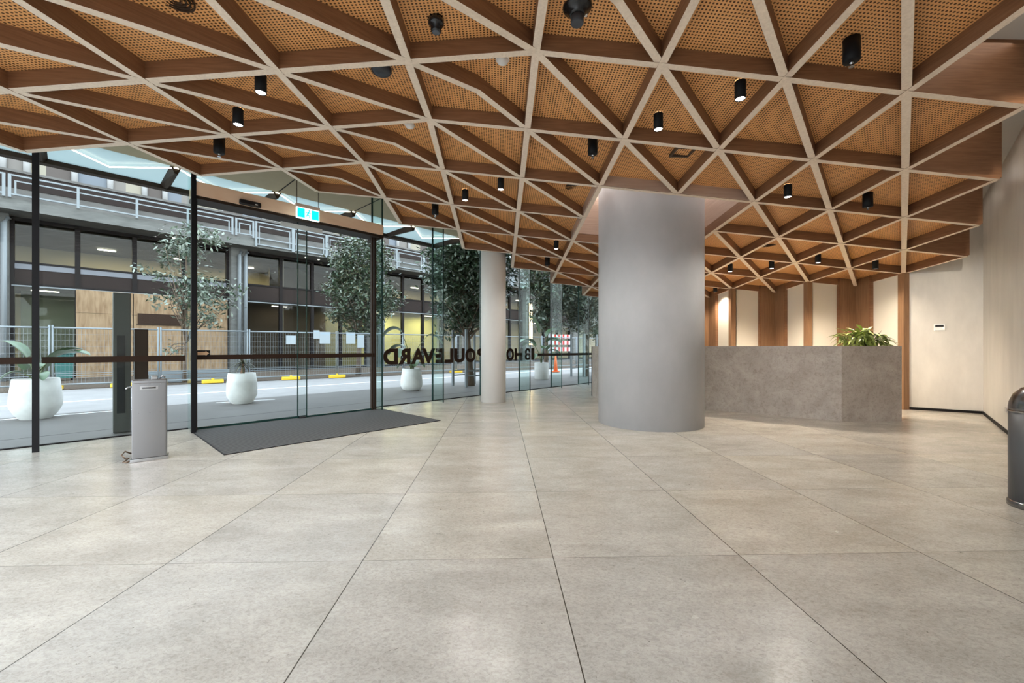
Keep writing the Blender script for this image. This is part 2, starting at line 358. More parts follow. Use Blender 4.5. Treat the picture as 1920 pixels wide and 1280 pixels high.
# ---- walls
WT = 3.75
props(MB().wall(UV(-1.1, -1.0), UV(10.45, -1.0), .2, 0.0, WT, side=-1).build('wall_right', M_WALL), 'warm grey polished plaster wall on the right', kind='structure')
PW = (7.286, 7.242); CW = UV(10.45, -1.0)
props(MB().wall((PW[0] + .02, PW[1]), CW, .2, 0.0, WT, side=1).build('wall_corner', M_WALL), 'warm grey plaster return wall with thermostat', kind='structure')
props(MB().wall(UV(-1.1, -.994), UV(10.44, -.994), .012, 0, .045).build('baseboard_right', M_FRAME), kind='structure')
dcx, dcy = (CW[0] - PW[0]), (CW[1] - PW[1])
props(MB().wall((PW[0] + .02 - .004, PW[1] - .007), (CW[0] - .006, CW[1] - .006), .012, 0, .045).build('baseboard_corner', M_FRAME), kind='structure')

# zigzag back wall behind the desk, one fold per ceiling module
wall_back = structure('wall_back', label='folded timber and pale panel wall behind the reception desk')
zig = [lat(7, 4), lat(7, 5), lat(6, 5), lat(6, 6), lat(5, 6), lat(5, 7), lat(4, 7), lat(4, 8), lat(3, 8)]
core = MB()
for a, b in zip(zig[:-1], zig[1:]):
    core.wall(a, b, .1, 0, 3.1, side=-1)
core.build('wall_core', M_PALE, wall_back)
def lerp(a, b, k): return (a[0] + (b[0] - a[0]) * k, a[1] + (b[1] - a[1]) * k)
for n_, (a, b) in enumerate(zip(zig[:-1], zig[1:])):
    if n_ % 2 == 1: a, b = b, a            # a = outer (near) corner, b = inner corner
    sd = 1 if n_ % 2 == 0 else -1
    pn = MB().wall(lerp(a, b, .62), lerp(a, b, .995), .05, 0, 2.95, side=sd); pn.build('timber_panel', M_TIMBER, wall_back)
    MB().wall(lerp(a, b, .60), lerp(a, b, .625), .065, 0, 2.95, side=sd).build('panel_edge', M_RIB, wall_back)
for c in zig[0::2]:
    h = .055
    MB().box(c[0] - h, c[0] + h, c[1] - h, c[1] + h, 0, 3.0).build('corner_post', M_TIMBER, wall_back, bevel=.004)
a = zig[-1]
props(MB().wall(a, (a[0] + 3, a[1] + 3), .15, 0, 3.88).build('wall_end', M_WALL), kind='structure')

# ---- flat ceilings
props(MB().prism([UV(-1.1, .35), UV(-1.1, -1.2), UV(11, -1.2), UV(11, .35)], 3.6, 3.72).build('ceiling_flat', M_CEILW), 'flat white ceiling strip above the right wall', kind='structure')
sof = MB().prism([UV(-1.9, .3), UV(-1.9, 8.1), UV(13, 8.1), UV(13, .3)], 3.88, 4.1)
so = props(sof.build('ceiling_soffit', M_SOFFIT), 'olive grey soffit running out over the entrance canopy', kind='structure')
jn = MB()
for k in range(-1, 9):
    s = -.32 + k * R2
    jn.prism([UV(s - .008, 6.3), UV(s - .008, 8.1), UV(s + .008, 8.1), UV(s + .008, 6.3)], 3.874, 3.88)
jn.build('soffit_joint', M_FRAME, so)

for s in (4.6, 6.0, 7.4, 8.8, 9.9):
    lamp('AREA', 'right_wall_fill', at(s, -.45, 3.57), 1.3, (1, .92, .82), None, (1.2, .5), (0, 0, D45))  # unseen fill lamps added to brighten the right side, no fittings modelled
def aim(a, b):
    return (Vector(b) - Vector(a)).to_track_quat('-Z', 'Y').to_euler()
lamp('SPOT', 'corner_wall_fill', at(3.2, -.88, 3.3), 470, (1, .92, .80), None, .05, aim(at(3.2, -.88, 3.3), (7.75, 6.95, 1.35)), spot_size=.42, spot_blend=1.0)  # added fill spot out of view, brightens the corner wall
# ================================================================== timber lattice ceiling
ceiling = structure('ceiling', label='triangular oak lattice ceiling with perforated panels')
hole = {(1, 2), (2, 2), (1, 3), (2, 3)}
SMIN, SMAX = -6, 10
cells = set()
for i in range(-9, 9):
    for j in range(-3, 9):
        k = i - j
        if -5 <= k <= 3 and SMIN <= i + j <= SMAX and j >= -2: cells.add((i, j))
edges = set(); tris = []
for (i, j) in cells:
    if (i, j) in hole: continue
    A, B, Cc, D = (i, j), (i + 1, j), (i + 1, j + 1), (i, j + 1)
    tris += [(A, B, Cc), (A, Cc, D)]
    for e in ((A, B), (B, Cc), (A, D), (D, Cc), (A, Cc)): edges.add(e)
RW, RD = .031, .135
def chain(e):       # family and line index
    (a, b), (c, d) = e
    return ('diag', a - b) if (c - a, d - b) == (1, 1) else (('row', b) if d == b else ('column', a))
lines = {}
for e in edges: lines.setdefault(chain(e), []).append(e)
def rib_mesh(runs):
    mb = MB()
    for pts in runs:       # list of lattice points (floats)
        q = [lat(*p) for p in pts]; zs = [lz(p[0] + p[1]) for p in pts]
        d = Vector((q[-1][0] - q[0][0], q[-1][1] - q[0][1])).normalized(); nn = Vector((-d.y, d.x)) * RW
        n = len(pts); vs = []
        for p, z in zip(q, zs):
            vs += [(p[0] - nn.x, p[1] - nn.y, z), (p[0] + nn.x, p[1] + nn.y, z), (p[0] + nn.x, p[1] + nn.y, z + RD), (p[0] - nn.x, p[1] - nn.y, z + RD)]
        fb = []; fs = []
        for k in range(n - 1):
            o = 4 * k
            fb.append((o, o + 1, o + 5, o + 4)); fs += [(o + 1, o + 2, o + 6, o + 5), (o + 2, o + 3, o + 7, o + 6), (o + 3, o, o + 4, o + 7)]
        fs += [(0, 3, 2, 1), (4 * n - 4, 4 * n - 3, 4 * n - 2, 4 * n - 1)]
        o = len(mb.v); mb.v += vs
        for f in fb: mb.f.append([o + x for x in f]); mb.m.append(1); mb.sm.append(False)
        for f in fs: mb.f.append([o + x for x in f]); mb.m.append(0); mb.sm.append(False)
    return mb
for (fam, idx), es in sorted(lines.items()):
    es = sorted(es); runs = []; cur = [es[0][0], es[0][1]]
    for e in es[1:]:
        if e[0] == cur[-1]: cur.append(e[1])
        else: runs.append(cur); cur = [e[0], e[1]]
    runs.append(cur)
    for r in runs:
        pts = []
        for k, p in enumerate(r):
            pts.append(p)
            if k + 1 < len(r):
                q = r[k + 1]; d0, d1 = p[0] + p[1] - RL, q[0] + q[1] - RL
                if d0 * d1 < 0:
                    w = d0 / (d0 - d1)
                    if .1 < w < .9: pts.append((p[0] + (q[0] - p[0]) * w, p[1] + (q[1] - p[1]) * w))
        rib_mesh([pts]).build('rib', [M_RIB, M_RIB_LIT], ceiling)
def tri_pieces(t):
    d = [p[0] + p[1] for p in t]
    if min(d) < 0 < max(d):
        out = [[], []]
        for k in range(3):
            p, q = t[k], t[(k + 1) % 3]; dp, dq = d[k], d[(k + 1) % 3]
            if dp <= 0: out[0].append(p)
            if dp >= 0: out[1].append(p)
            if dp * dq < 0: m_ = ((p[0] + q[0]) / 2, (p[1] + q[1]) / 2); out[0].append(m_); out[1].append(m_)
        return out
    return [list(t)]
def tri_size(t):
    c = [sum(lat(*p)[k] for p in t) / 3 for k in (0, 1)]
    vis = c[1] > 2.6 and abs(c[0]) < c[1] * 1.35
    return (0 if vis else 1, math.hypot(*c))
tris.sort(key=tri_size)
rest = MB()
for n_, t in enumerate(tris):
    mb = MB() if n_ < 98 else rest
    for pc in tri_pieces(t):
        zz = [lz(p[0] + p[1]) + RD - .006 for p in pc]
        mb.prism([lat(*p) for p in pc], zz, [z + .02 for z in zz])
    if n_ < 98: mb.build('perforated_panel', M_PERF, ceiling)
props(rest.build('perforated_panel_field', M_PERF, ceiling), kind='stuff')
# upstand boards along the stepped outer edges
cnt = {}
for t in tris:
    for a, b in ((t[0], t[1]), (t[1], t[2]), (t[0], t[2])): cnt.setdefault(tuple(sorted((a, b))), []).append(t)
inhole = set()
for (i, j) in hole:
    for e in (((i, j), (i + 1, j)), ((i + 1, j), (i + 1, j + 1)), ((i, j), (i, j + 1)), ((i, j + 1), (i + 1, j + 1))): inhole.add(tuple(sorted(e)))
for e, ts in sorted(cnt.items()):
    if len(ts) != 1: continue
    (a, b), (c, d) = e
    kk = max(a - b, c - d), min(a - b, c - d); sm = a + b + c + d
    if e in inhole:
        continue
    if kk[0] == 4 or kk[1] == -6:
        q0, q1 = lat(a, b), lat(c, d); top = 3.6 if kk[0] == 4 else 3.88
        z0 = min(lz(a + b), lz(c + d))
        dv = Vector((q1[0] - q0[0], q1[1] - q0[1])).normalized() * RW
        mb = MB().wall((q0[0] - dv.x * .84, q0[1] - dv.y * .84), (q1[0] + dv.x * .84, q1[1] + dv.y * .84), RW * 2 - .008, [lz(a + b) + .02, lz(c + d) + .02, lz(c + d) + .02, lz(a + b) + .02], top)
        mb.build('fascia_board', M_RIB, ceiling)
# shaft around the big round column
H0 = [(1, 2), (3, 2), (3, 4), (1, 4)]
for n_ in range(4):
    a, b = H0[n_], H0[(n_ + 1) % 4]
    q0, q1 = lat(*a), lat(*b)
    z0, z1 = lz(a[0] + a[1]) + .004, lz(b[0] + b[1]) + .004
    MB().wall(q0, q1, .045, [z0, z1, z1, z0], 3.88, side=-1).build('shaft_board', M_VENEER, ceiling)
    zz = [z0 + (z1 - z0) * .25 + .55, z0 + (z1 - z0) * .75 + .5]
for x0, y0, x1, y1 in ((1, 2, 3, 2), (1, 4, 3, 4), (1, 2, 1, 4), (3, 2, 3, 4)):
    cx, cy = lat((x0 + x1) / 2 * .9 + .2, (y0 + y1) / 2 * .9 + .3)
    hor = y0 == y1
    lamp('AREA', 'shaft_cove_lamp', (cx, cy, 3.84), 2.6, (1, .95, .92), size=(1.5, .1) if hor else (.1, 1.5), rot=(0, 0, 0))

# ================================================================== columns
bc = (2.238, 6.106)
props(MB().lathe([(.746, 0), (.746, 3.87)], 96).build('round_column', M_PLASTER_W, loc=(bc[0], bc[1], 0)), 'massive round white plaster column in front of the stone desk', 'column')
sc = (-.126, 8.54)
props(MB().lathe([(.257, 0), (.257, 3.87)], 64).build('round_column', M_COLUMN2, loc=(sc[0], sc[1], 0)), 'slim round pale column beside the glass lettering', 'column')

# ================================================================== glass facade
TG, TFIN, GTOP = 7.1, 6.74, 3.88
FINS = [-3.0, -1.65, -.27, 1.08, 3.78, 5.13, 6.47, 7.81, 9.13, 10.47, 11.8, 13.0]
wnum = 1
labels = {}
for s0, s1 in zip(FINS[:-1], FINS[1:]):
    if abs(s0 - 1.08) < .01: continue
    r = structure('window_%d' % wnum, at(s0, TG), D45); wnum += 1
    L = s1 - s0
    MB().box(.006, L - .006, -.01, .01, .01, GTOP).build('pane', M_GLASS, r)
    MB().box(0, L, -.02, .02, 0, .014).build('sill_channel', M_FRAME, r)
    if s1 < 2 : MB().box(.03, L - .03, -.016, -.0105, .93, 1.005).build('manifestation_band', M_BROWN, r)
    if s0 > 9 : MB().box(.0, L, -.016, -.0105, .875, .945).build('manifestation_band', M_BROWN, r)
    if abs(s0 - 7.81) < .01: MB().box(.72, L, -.016, -.0105, .88, .95).build('manifestation_band', M_BROWN, r)
for n_, s in enumerate(FINS):
    r = structure('trim_%d' % (n_ + 1), at(s, TG), D45)
    near = s < 2
    MB().box(-.006, .006, TFIN - TG, -.02, .01, GTOP).build('glass_fin', M_FIN, r)
    w = .026 if near else .011
    MB().box(-w, w, TFIN - TG - (.05 if near else .012), TFIN - TG, 0, GTOP).build('fin_post' if near else 'fin_edge', M_BLACK if near else M_GEDGE, r)
    if not near: MB().box(-.011, .011, -.02, .012, 0, GTOP).build('fin_edge', M_GEDGE, r)
# transom and glass above the doorway
r = structure('window_%d' % wnum, at(1.08, TG), D45); wnum += 1
MB().box(.01, 2.69, -.01, .01, 3.27, GTOP).build('pane', M_GLASS, r)
# sliding door
door = structure('door_1', at(1.12, 6.9), D45, label='sliding glass entrance door under a timber header')
def leaf(x0, x1, y):
    lf = MB().box(x0, x1, y - .009, y + .009, .02, 3.08).build('door_leaf', M_GLASS, door)
    MB().box(x0, x1, y - .016, y - .0095, .945, 1.01).build('door_band', M_BROWN, lf)
    MB().box(x0, x1, y - .012, y + .012, .0, .03).build('bottom_rail', M_GEDGE, lf)
    for xe in (x0, x1): MB().box(xe - .006, xe + .006, y - .011, y + .011, .02, 3.08).build('glass_edge', M_GEDGE, lf)
leaf(.02, 1.45, .04); leaf(1.29, 2.60, -.03)
MB().box(2.575, 2.605, -.06, .06, 0, 3.08).build('door_jamb', M_BRONZE, door)
MB().box(2.52, 2.545, -.06, .0, 0, 3.08).build('door_jamb', M_BRONZE, door)
MB().box(-.005, .02, -.06, .06, 0, 3.08).build('door_jamb', M_BRONZE, door)
MB().box(1.3, 1.4, -.075, -.045, 0, .035).build('floor_guide', M_STEEL, door)
# header box above the door
hd = thing('door_header', 'honey timber header box above the sliding glass doors', 'door header', at(1.1, 6.7, 3.07), D45)
MB().box(0, 2.68, 0, .44, .035, .215).build('timber_casing', M_HEADER, hd, bevel=.003)
MB().box(-.02, 2.70, .02, .34, -.005, .034).build('metal_track_cover', M_BRONZE, hd)
MB().box(2.64, 2.69, .005, .5, -.02, .2).build('end_cap', M_BRONZE, hd)
sn = thing('door_sensor', 'small black motion sensor bar on the timber header', 'sensor', at(1.58, 6.7, 3.10), D45)
MB().box(0, .27, -.05, .0, .0, .075).build('sensor_body', M_BLACKG, sn, bevel=.018)
MB().box(.19, .22, -.052, -.049, .025, .04).build('indicator', M_WHITEP, sn)
# arrow sticker on the door
ar = thing('arrow_sticker', 'small black arrow sticker on the left sliding door', 'sticker', at(1.14, 6.92, .99), D45)
MB().box(0, .155, -.006, -.004, 0, .085).build('sticker_backing', M_BLACK, ar)
arm = MB(); arm.add([(.015, -.0065, .02), (.105, -.0065, .02), (.105, -.0065, .01), (.145, -.0065, .0425), (.105, -.0065, .075), (.105, -.0065, .065), (.015, -.0065, .065)], [(0, 1, 5, 6), (2, 3, 4), (1, 2, 4, 5)])
arm.build('arrow', mat('tan_print', (.62, .40, .24), .5), ar)
# stickers on door glass top
st_ = props(MB().box(0, .62, -.004, .0, 0, .07).build('door_notice', mat('pale_translucent_film', (.55, .56, .55), .5), loc=at(2.16, 6.855, 2.96), rotz=D45), 'narrow pale notice strip at the top of the sliding doors', 'notice')

# mat
mt = thing('entrance_mat', 'charcoal ribbed entrance mat let into the floor at the doors', 'mat', at(1.08, 5.1), D45)
M_MAT = stripes('ribbed_mat', 1, .055, .42, (.105, .103, .102), (.022, .022, .022), .8)
MB().box(0, 2.74, 0, 1.78, .0005, .006).build('ribbed_carpet', M_MAT, mt)
fr = MB()
for x0, x1, y0, y1 in ((-.01, 0, -.01, 1.78), (2.74, 2.75, -.01, 1.78), (0, 2.74, -.01, 0)): fr.box(x0, x1, y0, y1, .0005, .007)
fr.build('mat_frame', M_FRAME, mt)

# lettering, read from the street side
let = thing('window_lettering', 'large dark brown street address letters fixed to the glass facade', 'lettering', at(8.40, 7.088, 0), D45 + math.pi)
def letter(ch, x, size, z, width):
    cu = bpy.data.curves.new('letter', 'FONT'); cu.body = ch; cu.size = 1.0; cu.extrude = .012; cu.offset = .018 if ch == '8' else .045
    o = bpy.data.objects.new('letter_tmp', cu); col.objects.link(o)
    me = bpy.data.meshes.new_from_object(o.evaluated_get(bpy.context.evaluated_depsgraph_get())); bpy.data.objects.remove(o)
    xs = [v.co.x for v in me.vertices]; ys = [v.co.y for v in me.vertices]
    hx, hy = max(xs) - min(xs), max(ys) - min(ys)
    for v in me.vertices:
        v.co = Vector(((x + (v.co.x - min(xs)) / hx * width) * S, -v.co.z * S * .5, (z + (v.co.y - min(ys)) / hy * size) * S))
    me.materials.append(M_BROWN)
    lo = bpy.data.objects.new('letter', me); col.objects.link(lo); lo.parent = let
# s extents measured from right (street reading starts at large s)
for ch, s_hi, s_lo in (('1', 8.39, 8.27), ('8', 8.24, 8.02), ('H', 7.90, 7.63), ('O', 7.60, 7.33), ('B', 6.59, 6.34), ('O', 6.31, 6.01), ('U', 5.99, 5.69), ('L', 5.67, 5.44), ('E', 5.42, 5.20), ('V', 5.19, 4.86), ('A', 4.93, 4.61), ('R', 4.59, 4.32), ('D', 4.31, 4.00)):
    letter(ch, 8.40 - s_hi, .312, .780, s_hi - s_lo)

# exit sign hung from the ceiling
ex = thing('exit_sign', 'lit green running man exit sign hanging before the door header', 'exit sign', at(2.26, 6.5, 3.03), D45)
MB().box(0, .33, -.015, .015, 0, .165).build('sign_box', M_SIGNW, ex, bevel=.003)
for x0, x1 in ((.012, .115), (.215, .318)): MB().box(x0, x1, -.018, -.0155, .015, .15).build('green_field', M_CYAN, ex)
man = MB()
def bar2(p, q, w):
    d = Vector((q[0] - p[0], q[1] - p[1])).normalized(); nn = Vector((-d.y, d.x)) * w
    man.add([(p[0] - nn.x, -.0185, p[1] - nn.y), (q[0] - nn.x, -.0185, q[1] - nn.y), (q[0] + nn.x, -.0185, q[1] + nn.y), (p[0] + nn.x, -.0185, p[1] + nn.y)], [(0, 1, 2, 3)])
for p, q, w in (((.17, .115), (.155, .075), .011), ((.155, .075), (.185, .055), .007), ((.185, .055), (.18, .025), .006), ((.155, .075), (.14, .045), .007), ((.14, .045), (.122, .045), .006), ((.168, .11), (.195, .09), .005), ((.195, .09), (.205, .1), .005), ((.168, .112), (.142, .105), .005), ((.142, .105), (.13, .088), .005)): bar2(p, q, w)
man.add([(.178 + .012 * math.cos(a * math.pi / 6), -.0185, .132 + .012 * math.sin(a * math.pi / 6)) for a in range(12)], [tuple(range(12))])
man.build('running_man', M_CYAN, ex)
MB().box(-.005, .335, -.02, .02, .165, .215).build('sign_bracket', mat('peach_bracket', (.7, .55, .45), .5), ex)
for x in (.01, .32): MB().box(x - .004, x + .004, -.004, .004, .215, .85).build('hanger_rod', M_STEEL, ex)

# ================================================================== canopy outside
can = thing('entrance_canopy', 'pale blue frosted glass canopy with dark edge beam outside the entrance', 'canopy', at(-.32, 8.1, 3.88), D45)
MB().box(-6, 7.2, .0, 1.12, .02, .04).build('canopy_glass', M_FROST, can)
MB().box(-6, 7.2, 1.1, 1.24, -.05, .07).build('edge_beam', M_BRONZE, can)
for k in range(-3, 6):
    x = k * R2
    MB().add([(x - .07, .02, .02), (x + .07, .02, .02), (x + .07, 1.1, .02), (x - .07, 1.1, .02), (x - .02, .02, -.10), (x + .02, .02, -.10), (x + .02, 1.1, -.04), (x - .02, 1.1, -.04)],
             [(0, 1, 2, 3), (4, 7, 6, 5), (0, 4, 5, 1), (1, 5, 6, 2), (2, 6, 7, 3), (3, 7, 4, 0)]).build('rafter', M_BRONZE, can)
for k in range(-3, 5):
    x = k * R2
    MB().tube([(x, 0, -.012), (x + R2 / 2, R2 / 2, -.012)], .009, 6).build('led_strip', M_LED, can)
    MB().tube([(x + R2 / 2, R2 / 2, -.012), (x + R2, 0, -.012)], .009, 6).build('led_strip', M_LED, can)

# ================================================================== reception desk
dk = thing('reception_desk', 'long faceted brown stone reception desk behind the big column', 'desk', (5.14, 6.06, 0))
o0 = (5.14, 6.06)
def loc(p): return (p[0] - o0[0], p[1] - o0[1])
F = [(6.06, 6.65), (6.06, 6.05), (5.14, 6.06), (2.12, 8.62), (2.12, 9.47), (2.72, 9.47)]
DH = 1.135
for n_, (a, b) in enumerate(zip(F[:-1], F[1:])):
    a2, b2 = a, b
    if n_ == 0: a2 = a; b2 = (b[0], b[1] + .0)
    MB().wall(loc(a2), loc(b2), .07, 0, DH, side=-1).build('stone_panel', M_DESK, dk)
wk = MB().prism([loc(p) for p in ((5.98, 6.15), (5.2, 6.15), (2.22, 8.68), (2.22, 9.4), (2.7, 9.4), (2.75, 8.95), (5.35, 6.7), (5.98, 6.7))], .68, .72)
wk.build('worktop', M_PALE, dk)

# plant on the desk
random.seed(5)
pl = thing('desk_plant', 'bushy bright green leafy plant at the right end of the stone desk', 'plant', (5.86, 6.46, .722))
MB().lathe([(.10, 0), (.15, .34), (.15, .36), (.13, .36), (.12, .3)], 24).build('pot', M_WHITEP, pl)
lv = MB()
def strap(base, az, L, rise, droop, w, mb, n=6):
    base = Vector(base); d = Vector((math.cos(az), math.sin(az), 0)); sd = Vector((-d.y, d.x, 0)); vs = []
    for k in range(n + 1):
        q = k / n; p = base + d * (L * q) + Vector((0, 0, rise * q - droop * q * q)); ww = w * (math.sin(math.pi * min(1, q * .85 + .12)) ** .8)
        vs += [p - sd * ww + Vector((0, 0, ww * .4)), p, p + sd * ww + Vector((0, 0, ww * .4))]
    fs = []
    for k in range(n): o = 3 * k; fs += [(o, o + 1, o + 4, o + 3), (o + 1, o + 2, o + 5, o + 4)]
    mb.add(vs, fs, 0, True)
for k in range(230):
    az = random.uniform(0, 2 * math.pi); rr = random.uniform(0, .26); b = (rr * math.cos(az) * 1.3 - .05, rr * math.sin(az) * .6, .38 + random.uniform(0, .3) * (1 - 1.5 * rr))
    strap(b, az + random.uniform(-.9, .9), random.uniform(.1, .2), random.uniform(.02, .16), random.uniform(.05, .22), random.uniform(.018, .03), lv, 5)
for k in range(26):     # trailing shoot to the right
    q = k / 26; b = (.2 + .27 * q, -.02, .5 - .06 * q - .1 * q * q)
    strap(b, random.uniform(-1.2, 1.2), random.uniform(.07, .13), .03, .14, .014, lv)
lv.build('foliage', M_LEAFP, pl)
stm = MB()
for k in range(14):
    az = random.uniform(0, 6.28); stm.tube([(0, 0, .33), (math.cos(az) * .1, math.sin(az) * .07, .45), (math.cos(az) * .28, math.sin(az) * .14, .5 + random.uniform(0, .16))], .004, 5)
stm.build('stem', M_BARK, pl)

# thermostat
dw = Vector((CW[0] - PW[0], CW[1] - PW[1])); aw = math.atan2(dw.y, dw.x)
tp = (PW[0] + .02 + dw.x * .455, PW[1] + dw.y * .455)
th = thing('thermostat', 'small white thermostat with dark display on the plaster wall', 'thermostat', (tp[0], tp[1], 1.405), aw)
MB().box(-.07, .065, -.022, .0, 0, .115).build('thermostat_case', M_WHITEP, th, bevel=.004)
MB().box(-.058, .048, -.0235, -.0215, .062, .1).build('display', M_BLACKG, th)
MB().box(.04, .054, -.0235, -.0215, .038, .052).build('indicator_light', mat('amber_light', (1, .7, .2), .4, emit=(1, .7, .25), estr=3), th)
so2 = thing('wall_socket', 'small blank grey socket plate low on the right plaster wall', 'socket', at(8.35, -1.0, .27), D45)
MB().box(-.04, .04, 0, .012, 0, .06).build('face_plate', mat('warm_grey_plastic', (.5, .46, .42), .4), so2, bevel=.003)

# bin at right edge
bn = thing('litter_bin', 'dark grey cylindrical bin with domed steel top at the right edge', 'bin', (3.745, 2.735, 0))
BR = .158
MB().lathe([(BR + .008, 0), (BR + .008, .03), (BR, .042)], 48).build('base_ring', M_STEEL, bn)
MB().lathe([(BR, .03), (BR, .665)], 48).build('bin_body', M_DARKGREY, bn)
MB().lathe([(BR + .001, .663), (BR + .001, .69), (BR * .98, .73), (BR * .86, .785), (BR * .62, .83), (BR * .3, .853), (.001, .86)], 48).build('domed_lid', M_STEEL, bn)
MB().lathe([(BR + .004, .66), (BR + .004, .672)], 48).build('lid_rim', M_CHROME, bn)

# umbrella bag stand
bd = math.atan2(4.25 - 4.09, -3.33 + 3.55)
us = thing('umbrella_bag_stand', 'slim stainless steel umbrella bag dispenser beside the entrance mat', 'dispenser', (-3.545, 4.095, 0), bd)
W = .262
MB().box(0, W, 0, .12, .03, .795).build('steel_body', M_STEEL, us, bevel=.006)
MB().box(-.012, W + .012, -.012, .135, 0, .032).build('base_plate', M_CHROME, us, bevel=.004)
MB().box(.012, W - .012, -.004, .0, .05, .765).build('front_panel', M_STEEL, us, bevel=.002)
slot = MB().box(.06, .195, -.007, -.004, .70, .735); slot.build('badge_plate', M_CHROME, us)
MB().lathe([(.008, 0), (.008, .1)], 12).build('badge_grip', M_DARKGREY, us).matrix_local = Matrix.Translation(Vector((.078, -.008, .717)) * S) @ Matrix.Rotation(math.pi / 2, 4, 'Y')
for z in (.755, .47):
    for x in (.05, .131, .212):
        MB().lathe([(.006, 0), (.004, .004)], 10).build('screw', M_CHROME, us).matrix_local = Matrix.Translation(Vector((x, -.004, z)) * S) @ Matrix.Rotation(math.pi / 2, 4, 'X')
MB().box(.14, .19, .03, .09, .795, .83).build('bag_clip', M_CHROME, us, bevel=.006)
MB().tube([(.205, .06, .795), (.225, .06, .83), (.245, .05, .81)], .008, 8).build('bag_hook', M_CHROME, us)
MB().box(.012, W - .012, .0, .11, .795, .80).build('top_rim', M_STEEL, us)
MB().tube([(0, .06, .73), (-.03, .05, .725), (-.045, .045, .71)], .007, 8).build('side_lever', M_CHROME, us)
pts = [(-.005, .05, .08), (-.05, .05, .11), (-.075, .03, .08), (-.05, .02, .05), (-.02, .03, .045), (-.06, .0, .015), (-.03, -.01, .012), (-.012, .02, .02)]
MB().tube(pts, .008, 8).build('chain', mat('brown_chain_metal', (.2, .14, .1), .35, metal=.8), us)

# ================================================================== ceiling fittings
def px_ij(i, j): return (i + LX, j + LY, lz(i + j) + RD - .008)
def make_spot(i, j, lit, label, k=1.0):
    t = thing('ceiling_downlight', label, 'downlight', px_ij(i, j), 0, 'black tube downlights under the lattice ceiling')
    MB().lathe([(.044, 0), (.044, -.148), (.038, -.150), (.036, -.143)], 32, cap=False).build('housing', M_BLACK, t)
    MB().lathe([(.0365, -.142), (.0365, -.144)], 24).build('lens', M_DIM if i > 6 or j > 6 else M_LAMP, t)
    lamp('SPOT', 'downlight_beam', (0, 0, -.16), SPOT_W * k, (1, .87, .70) if i > 4 else (1, .95, .88), t, .03, (0, 0, 0), spot_size=2.3, spot_blend=.9)
    return t
SPOT_W = 36
spots = [(-2.26, .24, 'lit black downlight near the left edge of the lattice, the left upper one'), (-2.76, .75, 'lit black downlight just below the first at the left of the lattice'),
         (-.78, 2.75, 'lit black downlight at mid ceiling, left of a close pair'), (-.27, 2.31, 'lit black downlight at mid ceiling, right of a close pair'),
         (1.26, .74, 'lit black downlight just left of the brightest one, in front of the big column'), (1.77, .23, 'brightest and largest lit downlight, up in front of the big column'),
         (3.26, 1.74, 'lit black downlight to the right of the column shaft'), (.77, 4.42, 'tiny lit downlight between the two columns'),
         (4.24, 4.74, 'small lit downlight over the desk, nearest the big column'), (4.80, 4.34, 'small lit downlight over the middle of the desk'), (5.28, 3.82, 'small lit downlight over the right part of the desk'),
         (6.33, 3.84, 'dim black downlight at the far right end of the lattice, near the plaster wall'), (4.77, 6.30, 'dim black downlight in the last cell before the timber wall, beside the big column')]
for i, j, lb in spots: make_spot(i, j, True, lb, (1.4 if i > 6 or j > 6 else 3.3) if i > 4 else (1.4 if i < -2 else (1.9 if 3 < i < 4 else 1.0)))
def make_sprinkler(i, j, label):
    t = thing('sprinkler_housing', label, 'sprinkler', px_ij(i, j), 0, 'black sprinkler housings under the lattice ceiling')
    MB().lathe([(.053, 0), (.053, -.165), (.045, -.172), (.012, -.172)], 32, cap=True).build('housing', M_BLACK, t)
    MB().lathe([(.014, -.170), (.014, -.180), (.008, -.184), (.008, -.20), (.018, -.203), (.018, -.206)], 16).build('nozzle', M_CHROME, t)
    return t
for i, j, lb in ((-3.3, 1.3, 'unlit black sprinkler tube above the far left doors'), (-1.3, 3.32, 'unlit black sprinkler tube above the window letters'), (.73, 1.24, 'unlit black sprinkler tube left above the big column'),
                 (2.3, -.28, 'largest black sprinkler tube, at the upper right of the ceiling'), (4.27, 1.74, 'unlit black sprinkler tube right of the column, near the right fascia'),
                 (.72, 5.42, 'tiny black sprinkler tube above the slim column')):
    make_sprinkler(i, j, lb)
t = thing('smoke_detector', 'round black smoke detector with stepped cap, left of the large one', 'smoke detector', px_ij(-.74, -.27))
MB().lathe([(.056, 0), (.056, -.035), (.05, -.045), (.036, -.055), (.036, -.09), (.028, -.098)], 32).build('detector_body', M_BLACKG, t)
MB().lathe([(.0285, -.0975), (.024, -.101)], 24).build('detector_cap', mat('smoky_lens', (.08, .09, .11), .2), t)
t = thing('ceiling_speaker', 'large black flanged round detector at the top centre of the ceiling', 'smoke detector', px_ij(.27, -.30))
MB().lathe([(.104, 0), (.104, -.012), (.098, -.022), (.075, -.035), (.058, -.06), (.05, -.075)], 40).build('flange', M_BLACKG, t)
MB().lathe([(.046, -.07), (.046, -.125), (.042, -.13)], 32).build('lower_cap', mat('matt_charcoal', (.05, .055, .065), .6), t)
MB().box(.062, .08, .03, .055, -.034, -.02).build('label_sticker', M_WHITEP, t)
t = thing('dome_camera', 'black half hidden dome behind a rib at the upper left', 'dome', px_ij(-1.28, .27))
MB().lathe([(.085, 0), (.085, -.015), (.075, -.035), (.05, -.05), (.02, -.056)], 32).build('dome', mat('slate_black', (.03, .035, .045), .35), t)
